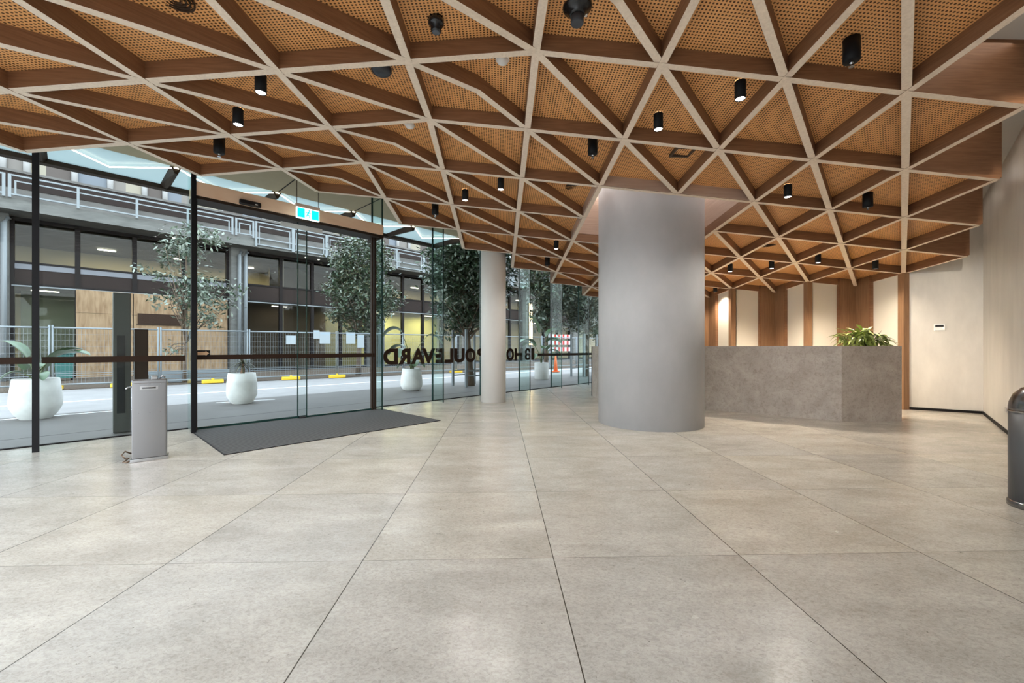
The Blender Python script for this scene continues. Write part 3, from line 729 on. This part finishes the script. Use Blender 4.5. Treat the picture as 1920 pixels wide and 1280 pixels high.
for i, j, lb in ((-.26, .27, 'white round sensor dome beside the ridge of the lattice, the nearer one'), (-1.27, 1.33, 'white round sensor dome half hidden behind a rib, further left')):
    t = thing('ceiling_sensor', lb, 'sensor', px_ij(i, j), 0, 'white sensor domes')
    MB().lathe([(.052, 0), (.052, -.012), (.042, -.03), (.022, -.042), (.004, -.045)], 32).build('sensor_dome', M_WHITEP, t)
    MB().lathe([(.058, 0), (.058, -.006)], 32).build('sensor_ring', M_WHITEP, t)
M_GRILLE = mat('brown_grille', (.07, .045, .03), .6)
for i, j, lb, sq in ((1.74, 1.27, 'square brown grille frame set in a panel above the big column', True), (-2.30, -.60, 'dark round grille patch at the top left of the ceiling', False), (.70, 2.33, 'faint round grille left of the column shaft', False), (4.30, 3.66, 'faint round grille over the reception desk', False)):
    t = thing('ceiling_grille', lb, 'grille', (i + LX, j + LY, lz(i + j) + RD - .006))
    mb = MB()
    if sq:
        for x0, x1, y0, y1 in ((-.11, .11, -.11, -.09), (-.11, .11, .09, .11), (-.11, -.09, -.09, .09), (.09, .11, -.09, .09)): mb.box(x0, x1, y0, y1, -.03, .004)
        mb.build('grille_frame', M_GRILLE, t)
    else:
        for q in range(4): mb.lathe([(.03 + q * .022, -.008), (.03 + q * .022, .006), (.022 + q * .022, .006), (.022 + q * .022, -.008)], 24, cap=False)
        mb.build('grille_rings', M_GRILLE, t)

# ================================================================== things outside the glass
tt = thing('entry_totem', 'tall dark grey intercom totem standing outside the glass', 'totem', at(.36, 7.46), D45)
MB().box(0, .17, 0, .12, 0, 1.83).build('totem_body', mat('charcoal_totem', (.045, .045, .04), .35), tt, bevel=.004)
MB().box(.035, .115, -.008, .0, .25, 1.27).build('reader_panel', M_BLACKG, tt)
bp = thing('brown_screen', 'narrow dark brown panel standing beside the intercom totem', 'panel', at(.57, 7.5), D45)
MB().box(0, .14, 0, .06, 0, 1.36).build('panel_board', M_BROWN, bp, bevel=.004)
MB().box(-.02, .16, -.02, .08, -.012, .02).build('panel_foot', M_BRONZE, bp)

def pot(loc_, prof, label, m_, soil_z, r_in):
    t = thing('planter_pot', label, 'planter', loc_, 0, 'white planters along the footpath')
    MB().lathe(prof, 40, cap=False).build('pot_body', m_, t)
    MB().lathe([(.01, soil_z - .02), (r_in, soil_z)], 24).build('soil', M_SOIL, t)
    return t
def paddle(mb, base, az, petiole, lean, bl, bw, droop, stem):
    bw *= 1.45; bl *= 1.1
    """one bird of paradise leaf: petiole then a broad folded blade"""
    b = Vector(base); d = Vector((math.cos(az), math.sin(az), 0)); up = Vector((0, 0, 1)); pts = []
    for k in range(5):
        q = k / 4; pts.append(b + up * petiole * q * math.cos(lean) + d * petiole * math.sin(lean) * q * q)
    stem.tube(pts, [.014, .012, .011, .009, .007], 6)
    tip = pts[-1]; dirv = (pts[-1] - pts[-2]).normalized(); sd = d.cross(up).normalized(); vs = []; n = 9; p = tip.copy()
    for k in range(n + 1):
        q = k / n; w = bw * math.sin(math.pi * (q * .9 + .08)) ** .7 * (1 if q < .97 else .4)
        up2 = sd.cross(dirv).normalized(); f = .35
        vs += [p - sd * w + up2 * w * f, p - sd * w * .5 + up2 * w * f * .4, p, p + sd * w * .5 + up2 * w * f * .4, p + sd * w + up2 * w * f]
        dirv = (dirv + d * droop * .5 / n * 2 - up * droop / n * 2.2).normalized(); p = p + dirv * bl / n
    fs = []
    for k in range(n):
        for c in range(4): o = 5 * k + c; fs.append((o, o + 1, o + 6, o + 5))
    mb.add(vs, fs, 0, True)
def plant(name, label, loc_, leaves, m_=None):
    t = thing(name, label, 'plant', loc_, 0, 'potted street plants')
    for (az, pet, lean, L, W_, dr) in leaves:
        bl = MB(); stm = MB()
        paddle(bl, (random.uniform(-.04, .04), random.uniform(-.04, .04), 0), az, pet, lean, L, W_, dr, stm)
        lf = bl.build('leaf', m_ or M_LEAFB, t); stm.build('leaf_stalk', M_STALK, lf)
    return t
LEFT, RIGHT = math.pi, 0.0
p1 = (-7.34, 6.78); pot((*p1, -.012), [(.17, 0), (.235, .08), (.285, .19), (.295, .26), (.28, .42), (.257, .635), (.237, .635), (.25, .5)], 'white bulbous concrete planter outside at the far left', M_POT, .55, .25)
plant('bird_of_paradise', 'broad leaved plant in the far left planter', (*p1, .53), [(LEFT + .3, .45, .25, .38, .09, .4), (LEFT - .5, .35, .5, .35, .08, 1.0), (.2, .42, .5, .52, .1, .5), (.6, .38, .3, .42, .09, .5), (-.6, .2, .6, .3, .06, .9), (2.2, .3, .4, .35, .08, .9), (4.0, .22, .6, .26, .06, 1.1)])
p2 = (-5.19, 8.5); pot((*p2, -.012), [(.165, 0), (.195, .03), (.262, .16), (.267, .24), (.26, .42), (.238, .61), (.215, .61), (.225, .5)], 'white concrete planter with chamfered base seen through the sliding doors', M_POT, .54, .225)
t = thing('potted_dracaena', 'small spiky tufted plant in the planter outside the doors', 'plant', (*p2, .54), 0, 'potted street plants')
MB().tube([(0, 0, -.02), (.02, 0, .12), (.02, 0, .24)], [.045, .035, .02], 8).build('trunk', mat('tan_bark', (.25, .15, .09), .8), t)
lv = MB(); random.seed(9)
for k in range(46): strap((.02, 0, .24 + random.uniform(-.08, .06)), random.uniform(0, 6.28), random.uniform(.16, .26), random.uniform(.05, .3), random.uniform(.1, .25), .014, lv)
for k in range(12): strap((.0, 0, .40), random.uniform(0, 6.28), .14, .14, .12, .012, lv)
lv.build('leaf_tuft', M_LEAFO, t)
MB().tube([(.02, 0, .2), (0, 0, .42)], .01, 6).build('shoot', M_BARK, t)
p3 = (-2.31, 10.95); pot((*p3, -.012), [(.17, 0), (.24, .04), (.28, .13), (.285, .2), (.265, .38), (.238, .575), (.215, .575), (.23, .45)], 'white rounded planter behind the window lettering', M_POT, .5, .22)
plant('bird_of_paradise', 'tall arching broad leaved plant behind the window lettering', (*p3, .5), [(LEFT + .2, 1.05, .25, .55, .15, 1.5), (LEFT - .1, .62, .3, .5, .12, 1.5), (.1, 1.0, .45, .55, .1, 1.6), (.35, .6, .7, .5, .09, 1.6), (-.3, .45, .5, .4, .09, 1.3), (LEFT + 1.2, .55, .4, .45, .1, 1.2), (5, .3, .6, .3, .09, 1.2), (LEFT, .25, .7, .28, .08, 1.2), (.6, .25, .7, .25, .08, 1.2)])
p4 = (1.49, 14.6); pot((*p4, -.012), [(.235, 0), (.25, .02), (.255, .58), (.23, .59), (.23, .5)], 'straight sided grey planter outside, right of the address numerals', M_POT2, .53, .23)
plant('bird_of_paradise', 'tall upright broad leaved plant in the straight sided planter', (*p4, .52), [(LEFT, 1.1, .1, .7, .17, .35), (.3, 1.0, .22, .62, .16, .7), (LEFT + .4, .75, .4, .6, .15, .7), (-.5, .8, .3, .55, .14, 1.0), (1.2, .6, .4, .5, .13, .9), (.1, .5, .5, .5, .1, 1.0), (2.5, .7, .4, .5, .13, .8), (4.2, .4, .6, .4, .1, 1.0)])

# ---- trees
def tree(loc_, label, trunk_h, trunk_r, blobs, nleaf, lsize, mats, lean=0.0, seed=1, nbranch=14, gname='street trees beyond the glass'):
    random.seed(seed)
    t = thing('street_tree', label, 'tree', loc_, 0, gname)
    tk = MB(); top = max(b[2] + b[5] * .6 for b in blobs)
    tk.tube([(0, 0, -.05), (lean * .3, 0, trunk_h * .5), (lean * .6, .02, trunk_h), (lean, 0, top * .85)], [trunk_r * 1.15, trunk_r * .9, trunk_r * .8, trunk_r * .2], 10)
    tk.build('trunk', M_BARK, t)
    br = MB()
    for k in range(nbranch):
        b = random.choice(blobs); z0 = trunk_h * random.uniform(.75, 1.0) + random.uniform(0, .4) * (b[2] - trunk_h)
        e = Vector((b[0] + random.uniform(-.7, .7) * b[3], b[1] + random.uniform(-.7, .7) * b[4], b[2] + random.uniform(-.6, .7) * b[5])); s_ = Vector((lean * .7, 0, z0)); m_ = s_.lerp(e, .5) + Vector((random.uniform(-.1, .1), random.uniform(-.1, .1), .08))
        br.tube([s_, m_, e], [trunk_r * .35, trunk_r * .22, trunk_r * .08], 5)
    br.build('branches', M_BARK, t)
    lf = MB(); tot = sum(b[3] * b[4] * b[5] for b in blobs)
    for b in blobs:
        n = int(nleaf * b[3] * b[4] * b[5] / tot); sub = [(random.gauss(0, 1), random.gauss(0, 1), random.gauss(0, 1)) for _ in range(max(5, n // 55))]
        cl = []
        for g_ in sub:
            v = Vector(g_).normalized() * random.uniform(.35, 1.0) ** .6; cl.append(Vector((b[0] + v.x * b[3], b[1] + v.y * b[4], b[2] + v.z * b[5])))
        for k in range(n):
            c = random.choice(cl); p = c + Vector((random.gauss(0, 1), random.gauss(0, 1), random.gauss(0, .8))) * (.18 * min(b[3:6]) + .05)
            d = Vector((random.gauss(0, 1), random.gauss(0, 1), random.gauss(-.35, .6))).normalized(); s_ = d.cross(Vector((random.gauss(0, .5), random.gauss(0, .5), 1))).normalized(); nn = s_.cross(d)
            L = lsize * random.uniform(.7, 1.3); w = L * .22
            lf.add([p, p + d * L * .5 + s_ * w - nn * w * .2, p + d * L, p + d * L * .5 - s_ * w - nn * w * .2], [(0, 1, 2), (0, 2, 3)], random.randrange(len(mats)))
    lf.build('foliage', mats, t)
    return t
tree((-9.98, 13.42, 0), 'sparse grey green sapling before the plywood, left of the doors', 1.35, .055,
     [(.18, 0, 4.38, .88, .7, .64), (-.7, 0, 3.67, .58, .47, .35), (.64, 0, 2.85, 1.0, .7, .82), (-.64, 0, 2.68, .41, .35, .35), (.58, 0, 2.03, .58, .47, .35), (-.35, .0, .95, .23, .23, .35)], 2300, .16, [M_LEAFG, M_LEAFG, M_LEAFD], .05, 3, 26)
tree((-5.66, 16.76, 0), 'dense dark tree behind the fence, seen through the right sliding door', 1.7, .10,
     [(.15, 0, 4.6, 1.0, .9, 1.0), (-.25, 0, 3.6, 1.0, .9, .6), (.35, 0, 3.0, 1.2, 1.0, .8), (-.6, 0, 2.5, .6, .5, .4), (.3, 0, 2.0, .8, .6, .4)], 13000, .155, [M_LEAFD, M_LEAFD, M_LEAFG, M_LEAFO], .1, 4, 22)
tree((-.84, 12.18, 0), 'large leafy tree in a steel guard, left of the slim column', 1.55, .11,
     [(-.2, .1, 4.4, 1.0, .9, .9), (.4, .1, 3.6, .9, .8, .9), (-.75, .1, 3.4, .65, .6, .7), (-.1, .1, 2.6, .85, .8, .8), (-.5, .1, 1.95, .55, .5, .45), (.3, .1, 1.9, .4, .4, .4)], 15000, .155, [M_LEAFD, M_LEAFD, M_LEAFD, M_LEAFG], -.2, 5, 26)
tree((1.75, 15.7, 0), 'grey green tree rising behind the straight sided planter', 1.9, .08,
     [(.0, 0, 4.2, .8, .7, .9), (.25, 0, 3.2, .85, .7, .8), (.3, 0, 2.3, .8, .6, .6)], 5000, .18, [M_LEAFG, M_LEAFD, M_LEAFO], .1, 6, 18)
tree((3.33, 15.95, 0), 'brownish olive tree in a steel guard beside the big column', 1.9, .10,
     [(-.1, 0, 3.9, .8, .7, .7), (-.2, 0, 3.1, .85, .8, .8), (.0, 0, 2.3, .8, .7, .5)], 5200, .17, [M_LEAFO, M_LEAFO, M_LEAFG], .1, 7, 18)
tree((5.2, 19.2, 0), 'dark green tree far down the street, mostly behind the big column', 1.9, .12,
     [(0, 0, 3.3, 1.1, 1.0, 1.2), (-.2, 0, 2.2, .9, .9, .8)], 3500, .2, [M_LEAFD, M_LEAFD, M_LEAFO], 0, 8, 14)
tree((9.5, 27.0, 0), 'distant dark street tree beyond the others, hidden behind the columns', 2.2, .14,
     [(0, 0, 4.0, 1.5, 1.4, 1.5)], 2500, .24, [M_LEAFD, M_LEAFD], 0, 11, 10)
# tree guards
def guard(loc_, label):
    t = thing('tree_guard', label, 'tree guard', loc_, D45, 'steel tree guards')
    for x in (-.42, .42): MB().box(x - .03, x + .03, -.33, -.27, -.012, 1.62).build('guard_post', M_GALV, t)
    for x in (-.42, .42): MB().box(x - .03, x + .03, .27, .33, -.012, 1.62).build('guard_post', M_GALV, t)
    for z in (.28, .42): 
        MB().box(-.42, .42, -.315, -.285, z, z + .035).build('guard_rail', M_GALV, t)
        MB().box(-.42, .42, .285, .315, z, z + .035).build('guard_rail', M_GALV, t)
guard((-.86, 12.3, 0), 'grey steel guard around the tree left of the slim column')
guard((3.3, 16.08, 0), 'grey steel guard around the tree beside the big column')

# ---- temporary fence
def fence_pt(s): return UV(s, 16.15 - .165 * s)
fang = math.atan2(fence_pt(2)[1] - fence_pt(1)[1], fence_pt(2)[0] - fence_pt(1)[0])
def make_fence(s0, s1, label):
    a, b = fence_pt(s0), fence_pt(s1); L = math.hypot(b[0] - a[0], b[1] - a[1])
    t = thing('mesh_fence', label, 'fence panel', (a[0], a[1], 0), fang, 'temporary mesh fence panels')
    f_ = MB()
    for x in (.03, L - .03): f_.tube([(x, 0, .06), (x, 0, 1.70)], .022, 8)
    for z in (.13, 1.63): f_.tube([(.03, 0, z), (L - .03, 0, z)], .022, 8)
    f_.build('tube_frame', M_GALV, t)
    w = MB(); n = int(L / .075)
    for k in range(1, n): x = .03 + (L - .06) * k / n; w.box(x - .0022, x + .0022, -.0022, .0022, .13, 1.63)
    for k in range(1, 9): z = .13 + 1.5 * k / 9; w.box(.03, L - .03, -.0028, .0028, z - .0028, z + .0028)
    for z in (.36, .42): w.box(.03, L - .03, -.008, .008, z - .008, z + .008)
    w.build('wire_mesh', M_GALV, t)
    return t
fs_ = [-4.2, -2.3, -.39, 1.75, 3.93, 6.64, 9.15, 11.55, 14.0, 16.5, 19.0, 21.5]
names = ['beyond the far left edge of the glass', 'behind the far left planter', 'before the plywood sheets left of the totem', 'before the plywood sheets right of the totem', 'behind the left sliding door, with notices', 'behind the right sliding door, before the dense tree', 'behind the start of the window lettering', 'behind the tall arching plant', 'behind the slim column', 'behind the straight sided planter', 'behind the olive tree', 'last one down the street']
for k, (a, b) in enumerate(zip(fs_[:-1], fs_[1:])): make_fence(a, b, 'galvanised mesh fence panel ' + names[k])
for k, (s, lb) in enumerate(((-.45, 'yellow plastic fence foot behind the far left planter'), (1.0, 'yellow plastic fence foot left of the totem, on the gravel'), (5.15, 'yellow fence foot at the left, seen through the doors'), (6.64, 'yellow fence foot at the right, seen through the doors'), (11.55, 'yellow fence foot left of the tree guard'), (3.0, 'yellow fence foot on the gravel behind the door planter'))):
    q = fence_pt(s); t = thing('fence_ballast_block', lb, 'fence foot', (q[0], q[1], 0), fang, 'yellow fence ballast blocks')
    MB().prism([(-.28, -.1), (.28, -.1), (.28, .1), (-.28, .1)], 0, .11).build('foot_block', M_YELLOW, t, bevel=.02)
    MB().lathe([(.04, .11), (.04, .15)], 12).build('post_socket', M_YELLOW, t)
# notices on fence
M_NOTICE = mat('pale_notice_paper', (.34, .38, .40), .6)
for k, (s, z, w, h, lb) in enumerate(((5.0, 1.22, .3, .3, 'pale square notice on the fence, the lowest of the row'), (5.85, 1.42, .2, .3, 'pale notice on the fence, second from the left'), (6.05, 1.25, .36, .42, 'wide pale notice on the middle of the fence'), (6.95, 1.25, .33, .42, 'pale notice on the fence right of the shared posts'), (7.35, 1.1, .25, .5, 'tall pale notice near the right door edge'))):
    q = fence_pt(s); t = thing('fence_notice', lb, 'notice', (q[0], q[1], z), fang, 'notices tied to the fence')
    MB().box(0, w, -.035, -.025, 0, h).build('notice_sheet', M_NOTICE, t); MB().box(.02, w - .02, -.037, -.0345, h * .8, h * .86).build('notice_heading', mat('blue_grey_print', (.3, .4, .48), .6), t)
# orange cone and red striped barrier down the street
q = UV(15.8, 12.6); t = thing('traffic_cone', 'orange traffic cone beyond the straight sided planter', 'traffic cone', (2.55, 18.7, 0))
MB().lathe([(.10, .03), (.025, .8)], 20).build('cone_body', M_ORANGE, t); MB().box(-.16, .16, -.16, .16, 0, .035).build('cone_base', M_ORANGE, t); MB().lathe([(.068, .35), (.052, .5)], 20).build('cone_band', M_WHITEP, t)
t = thing('safety_barrier', 'red and white striped barrier boards behind the fence', 'barrier', (3.35, 22.7, 0), .45)
M_REDW = stripes('red_white_stripes', 0, .3, .5, (.6, .05, .04), (.75, .75, .75), .6)
for z in (.9, 1.25, 1.6): MB().box(-.8, .8, -.02, .02, z, z + .22).build('striped_board', M_REDW, t)
for x in (-.7, .7): MB().box(x - .03, x + .03, -.03, .03, 0, 1.85).build('barrier_post', M_GALV, t)

# bench rail / timber stack behind left fence
q = UV(2.2, 16.6); t = thing('steel_beam_stack', 'pale galvanised beams lying behind the fence left of the door planter', 'beams', (q[0], q[1], 0), D45)
for k in range(3): MB().box(-.6, 1.5, k * .12, k * .12 + .1, .12 * k + .02, .12 * k + .12).build('beam', M_GALV, t)

# ================================================================== building across the street
TB, TS = 22.0, 20.8          # window plane, balcony slab face
bo = thing('office_building', 'concrete and dark glass office building across the street', 'building', at(-8, TB), D45)
def bx(s0, s1, t0, t1, z0, z1, name, m_, parent=None, **kw): return MB().box(s0 + 8, s1 + 8, t0 - TB, t1 - TB, z0, z1).build(name, m_, parent or bo, **kw)
S0, S1 = -8, 46
bx(S0, S1, TS, TB + 5, 5.55, 5.92, 'floor_slab', M_CONC)
bx(S0, S1, TB - .1, TB + .2, 5.92, 6.52, 'concrete_upstand', M_CONCD)
bx(S0, S1, TB - .12, TB + .15, 6.52, 7.05, 'dark_cladding_band', M_SPAN)
bx(S0, S1, TB - .16, TB + .2, 7.05, 7.13, 'window_ledge', M_CONCD)
bx(S0, S1, TB + .1, TB + .4, 7.13, 9.5, 'upper_wall', M_SPAN)
bx(S0, S1, TB + 4.5, TB + 4.7, -.2, 5.6, 'rear_wall', M_ROOMY)
bx(S0, S1, TB + .1, TB + 4.5, 3.35, 3.6, 'mezzanine_slab', M_CONCD)
bx(S0, S1, TB + .1, TB + 4.5, -.02, .02, 'shop_floor', M_ROOMF)
bx(S0, S1, TB + .2, TB + 4.5, 5.3, 5.4, 'dark_ceiling_duct', M_CONCD)
# upper ribbon window: blinds and reveals
random.seed(21)
cols = [mat('blue_grey_blind', (.12, .14, .165), .5), mat('warm_grey_blind', (.16, .145, .13), .6), mat('cream_blind', (.26, .235, .18), .6), mat('taupe_blind', (.07, .055, .047), .6)]
white_tube = mat('white_enamel', (.5, .5, .5), .4)
s = -8.0; k = 0
while s < 24:
    w = random.choice((.35, .45, .6, .75)); bx(s, s + w, TB - .02, TB + .1, 7.13, 8.4, 'blind_panel', cols[k % 4]); s += w
    if k % 3 != 1:
        MB().lathe([(.09, 7.13), (.09, 8.4)], 12, c=(s + 8 + .09, -.08)).build('window_tube', white_tube, bo); s += .18
    k += 1
# columns with pipes
for c0, c1 in ((-2.45, -1.45), (4.80, 5.42), (11.35, 12.2), (18.0, 18.8), (24.5, 25.3), (31, 31.8), (38, 38.8)):
    bx(c0, c1, TB - .45, TB + .1, 0, 5.55, 'concrete_column', M_CONC)
    if c0 < 12:
        for x in (c1 - .34, c1 - .1):
            MB().tube([(x + 8, -.56, 0), (x + 8, -.56, 5.2), (x + 8 + .1, -.5, 5.4)], .075, 10).build('downpipe', M_GALV, bo)
# bays with frames
def bay(a, b, n, ply, roomtone):
    f_ = MB(); x0, x1 = a + 8, b + 8
    f_.box(x0, x1, -.1, .1, 5.42, 5.55); f_.box(x0, x1, -.08, .08, 3.98, 4.06); f_.box(x0, x1, -.08, .08, 3.24, 3.32); f_.box(x0, x1, -.1, .1, 0, .12)
    for k in range(n + 1):
        x = x0 + (x1 - x0) * k / n; f_.box(x - .07, x + .07, -.1, .1, 0, 5.5)
    f_.build('window_frame', M_FRAME, bo)
    MB().box(x0, x1, -.05, .05, 3.32, 3.98).build('spandrel_panel', M_SPAN, bo)
    MB().box(x0, x1, -.075, -.05, 3.80, 3.98).build('grey_transom', mat('slate_grey_panel', (.14, .15, .17), .5), bo) if ply else None
    MB().box(x0, x1, -.105, -.09, 3.20, 3.245).build('steel_flashing', M_GALV, bo)
    for k in range(n):
        xa, xb = x0 + (x1 - x0) * k / n + .07, x0 + (x1 - x0) * (k + 1) / n - .07
        MB().box(xa, xb, -.01, .01, 4.06, 5.42).build('upper_pane', M_BGLASS, bo)
        if not (ply and k >= 1): MB().box(xa, xb, -.01, .01, .12, 3.24).build('lower_pane', M_BGLASS, bo)
        if k % 2 == 1 and not ply: MB().box(xa - .01, xa + .08, .04, .1, .12, 5.42).build('pale_mullion', mat('pale_timber_mullion', (.5, .45, .36), .5), bo)
bay(-7.5, -2.45, 3, False, 0); bay(-1.42, 4.76, 4, True, 0); bay(5.46, 11.35, 4, False, 0); bay(12.25, 18.0, 4, False, 1); bay(18.85, 24.5, 4, False, 1); bay(25.35, 31, 3, False, 0); bay(31.9, 38, 3, False, 0)
# interior partitions, fittings and lamps of the rooms
bx(5.5, 10.0, TB + 2.2, TB + 2.35, 0, 3.35, 'shop_partition', M_ROOMD)
bx(10.0, 12.0, TB + 2.2, TB + 2.35, 0, 3.35, 'shop_partition', mat('olive_partition', (.25, .23, .12), .8))
bx(12.3, 18.0, TB + 2.4, TB + 2.5, 0, 3.35, 'lime_partition', M_ROOMG)
bx(6.9, 11.3, TB + 1.5, TB + 1.65, 3.6, 5.5, 'dark_partition', M_ROOMD)
bx(-1.4, .1, TB + 3.2, TB + 3.3, 0, 3.35, 'green_grey_partition', mat('green_grey_wall', (.24, .27, .22), .8))
for s in (-5, 1.0, 3.4, 6.2, 9.2, 13.5, 16.3, 20, 23, 27):
    bx(s - .28, s + .28, TB + 2.6, TB + 2.7, 5.22, 5.26, 'office_light', M_TUBE)
    lamp('AREA', 'office_lamp', (s + 8, 2.6, 5.2), 30, (1, .86, .62), bo, (1.2, 1.2))
for s, e, c in ((-5, 20, (1, .9, .7)), (-.7, 16, (.9, 1, .85)), (7.3, 5, (1, .85, .65)), (10.6, 16, (1, .9, .55)), (13.6, 60, (1, .95, .5)), (16.5, 60, (1, .92, .45)), (21, 40, (1, .9, .6)), (28, 30, (1, .9, .6))):
    bx(s - .35, s + .35, TB + 1.3, TB + 1.36, 3.2, 3.23, 'shop_light', M_TUBE)
    lamp('AREA', 'shop_lamp', (s + 8, 1.3, 3.2), e, c, bo, (1.2, .8))
# soffit lights of the balcony
for s in (2.8, 3.0, 7.9, 8.5): MB().lathe([(.05, 5.535), (.05, 5.552)], 12, c=(s + 8, -.6)).build('soffit_light', M_TUBE, bo)

# plywood hoarding sheets over the ground floor windows
for k, (a, b, z1, lb) in enumerate(((.08, 1.62, 3.22, 'plywood sheet left of the totem'), (1.64, 3.1, 3.22, 'plywood sheet right of the totem'), (3.14, 4.72, 3.22, 'plywood sheet beside the concrete column, behind the sapling'))):
    t = thing('plywood_sheet', 'raw ' + lb + ' across the street', 'plywood sheet', at(a, TB - .16), D45, 'plywood hoarding')
    MB().box(0, b - a, 0, .03, 0, z1 - .85).build('lower_board', M_PLY, t); MB().box(0, b - a, 0, .03, z1 - .84, z1).build('upper_board', M_PLY, t)
t = thing('hoarding_sign', 'long blank dark brown sign board on the plywood across the street', 'sign board', at(1.75, TB - .21, 2.03), D45)
MB().box(0, 1.36, 0, .04, 0, .42).build('sign_panel', M_BROWN, t, bevel=.006)
MB().box(-.03, 1.39, .01, .03, -.03, 0).build('sign_lip', M_BRONZE, t)

# balcony railings
def railing(a, b, label, low=False):
    t = thing('balcony_railing', label, 'railing', at(a, TS - .06, 5.92 if not low else 5.6), D45, 'white steel railings on the opposite balcony')
    L = b - a; z0 = .08; z1 = .74
    if low: z0, z1 = .05, 1.08
    r = MB()
    r.box(0, L, -.025, .025, z1 - .05, z1); r.box(.12, L - .12, -.02, .02, z1 - .22, z1 - .18); r.box(0, L, -.025, .025, z0 + (.28 if low else 0), z0 + .05 + (.28 if low else 0))
    if low: r.box(0, L, -.025, .025, z0, z0 + .05)
    r.build('rails', M_GALV, t)
    p = MB(); n = max(1, round(L / 1.6))
    for x in [k * L / n for k in range(n + 1)]: p.box(x - .035, x + .035, -.03, .03, z0 - .08, z1)
    for x in (.12, L - .12): p.box(x - .02, x + .02, -.02, .02, z0, z1 - .18)
    p.build('posts', M_GALV, t)
for a, b, low, lb in ((-4.6, -1.5, 0, 'white balcony railing at the far left edge'), (-1.38, 4.66, 0, 'longest white balcony railing, above the plywood'), (4.80, 5.44, 0, 'very short white balcony railing section above the concrete column'), (5.55, 7.05, 1, 'tall white balcony railing left of the door centre'), (7.12, 8.6, 1, 'tall white balcony railing right of the door centre'), (8.68, 11.2, 1, 'white balcony railing behind the dense tree'), (11.3, 12.5, 0, 'white balcony railing behind the glass fin right of the doors'), (12.55, 14.3, 1, 'white balcony railing left of the leafy tree'), (14.4, 18, 1, 'white balcony railing behind the leafy tree'), (18.1, 22, 1, 'white balcony railing behind the slim column'), (22.1, 27, 1, 'white balcony railing right of the slim column'), (27.1, 33, 1, 'last white balcony railing down the street')):
    railing(a, b, lb, bool(low))

# teal bin behind the left fence and warm strip lights on the building opposite
t = thing('wheelie_bin', 'dark teal lidded rubbish bin behind the fence, left of the plywood', 'bin', at(-.42, 20.2, 0), D45)
M_TEAL = mat('dark_teal_plastic', (.02, .11, .10), .5)
MB().add([(.04, .04, .08), (.42, .04, .08), (.42, .42, .08), (.04, .42, .08), (0, 0, .88), (.46, 0, .88), (.46, .46, .88), (0, .46, .88)], [(3, 2, 1, 0), (4, 5, 6, 7), (0, 1, 5, 4), (1, 2, 6, 5), (2, 3, 7, 6), (3, 0, 4, 7)]).build('bin_body', M_TEAL, t, bevel=.01)
MB().box(-.02, .48, -.03, .48, .88, .94).build('lid', M_TEAL, t, bevel=.015)
for x in (.02, .38): MB().tube([(x, .42, .08), (x + .06, .42, .08)], .08, 14).build('wheel', M_BLACKG, t)
M_WARM = mat('warm_strip', (1, .8, .5), .4, emit=(1, .66, .28), estr=1.6)
for s, z0, z1, lb in ((18.2, 1.15, 3.3, 'warm vertical strip light on the building opposite, left of the slim column'), (24.75, 1.3, 4.6, 'warm vertical strip light on the building opposite, beside the address numerals')):
    t = thing('strip_light', lb, 'wall light', at(s, TB - .62, z0), D45)
    MB().box(0, .34, 0, .05, 0, z1 - z0).build('diffuser', M_WARM, t)
    MB().box(-.02, .36, .05, .12, -.03, z1 - z0 + .03).build('back_plate', M_BRONZE, t)
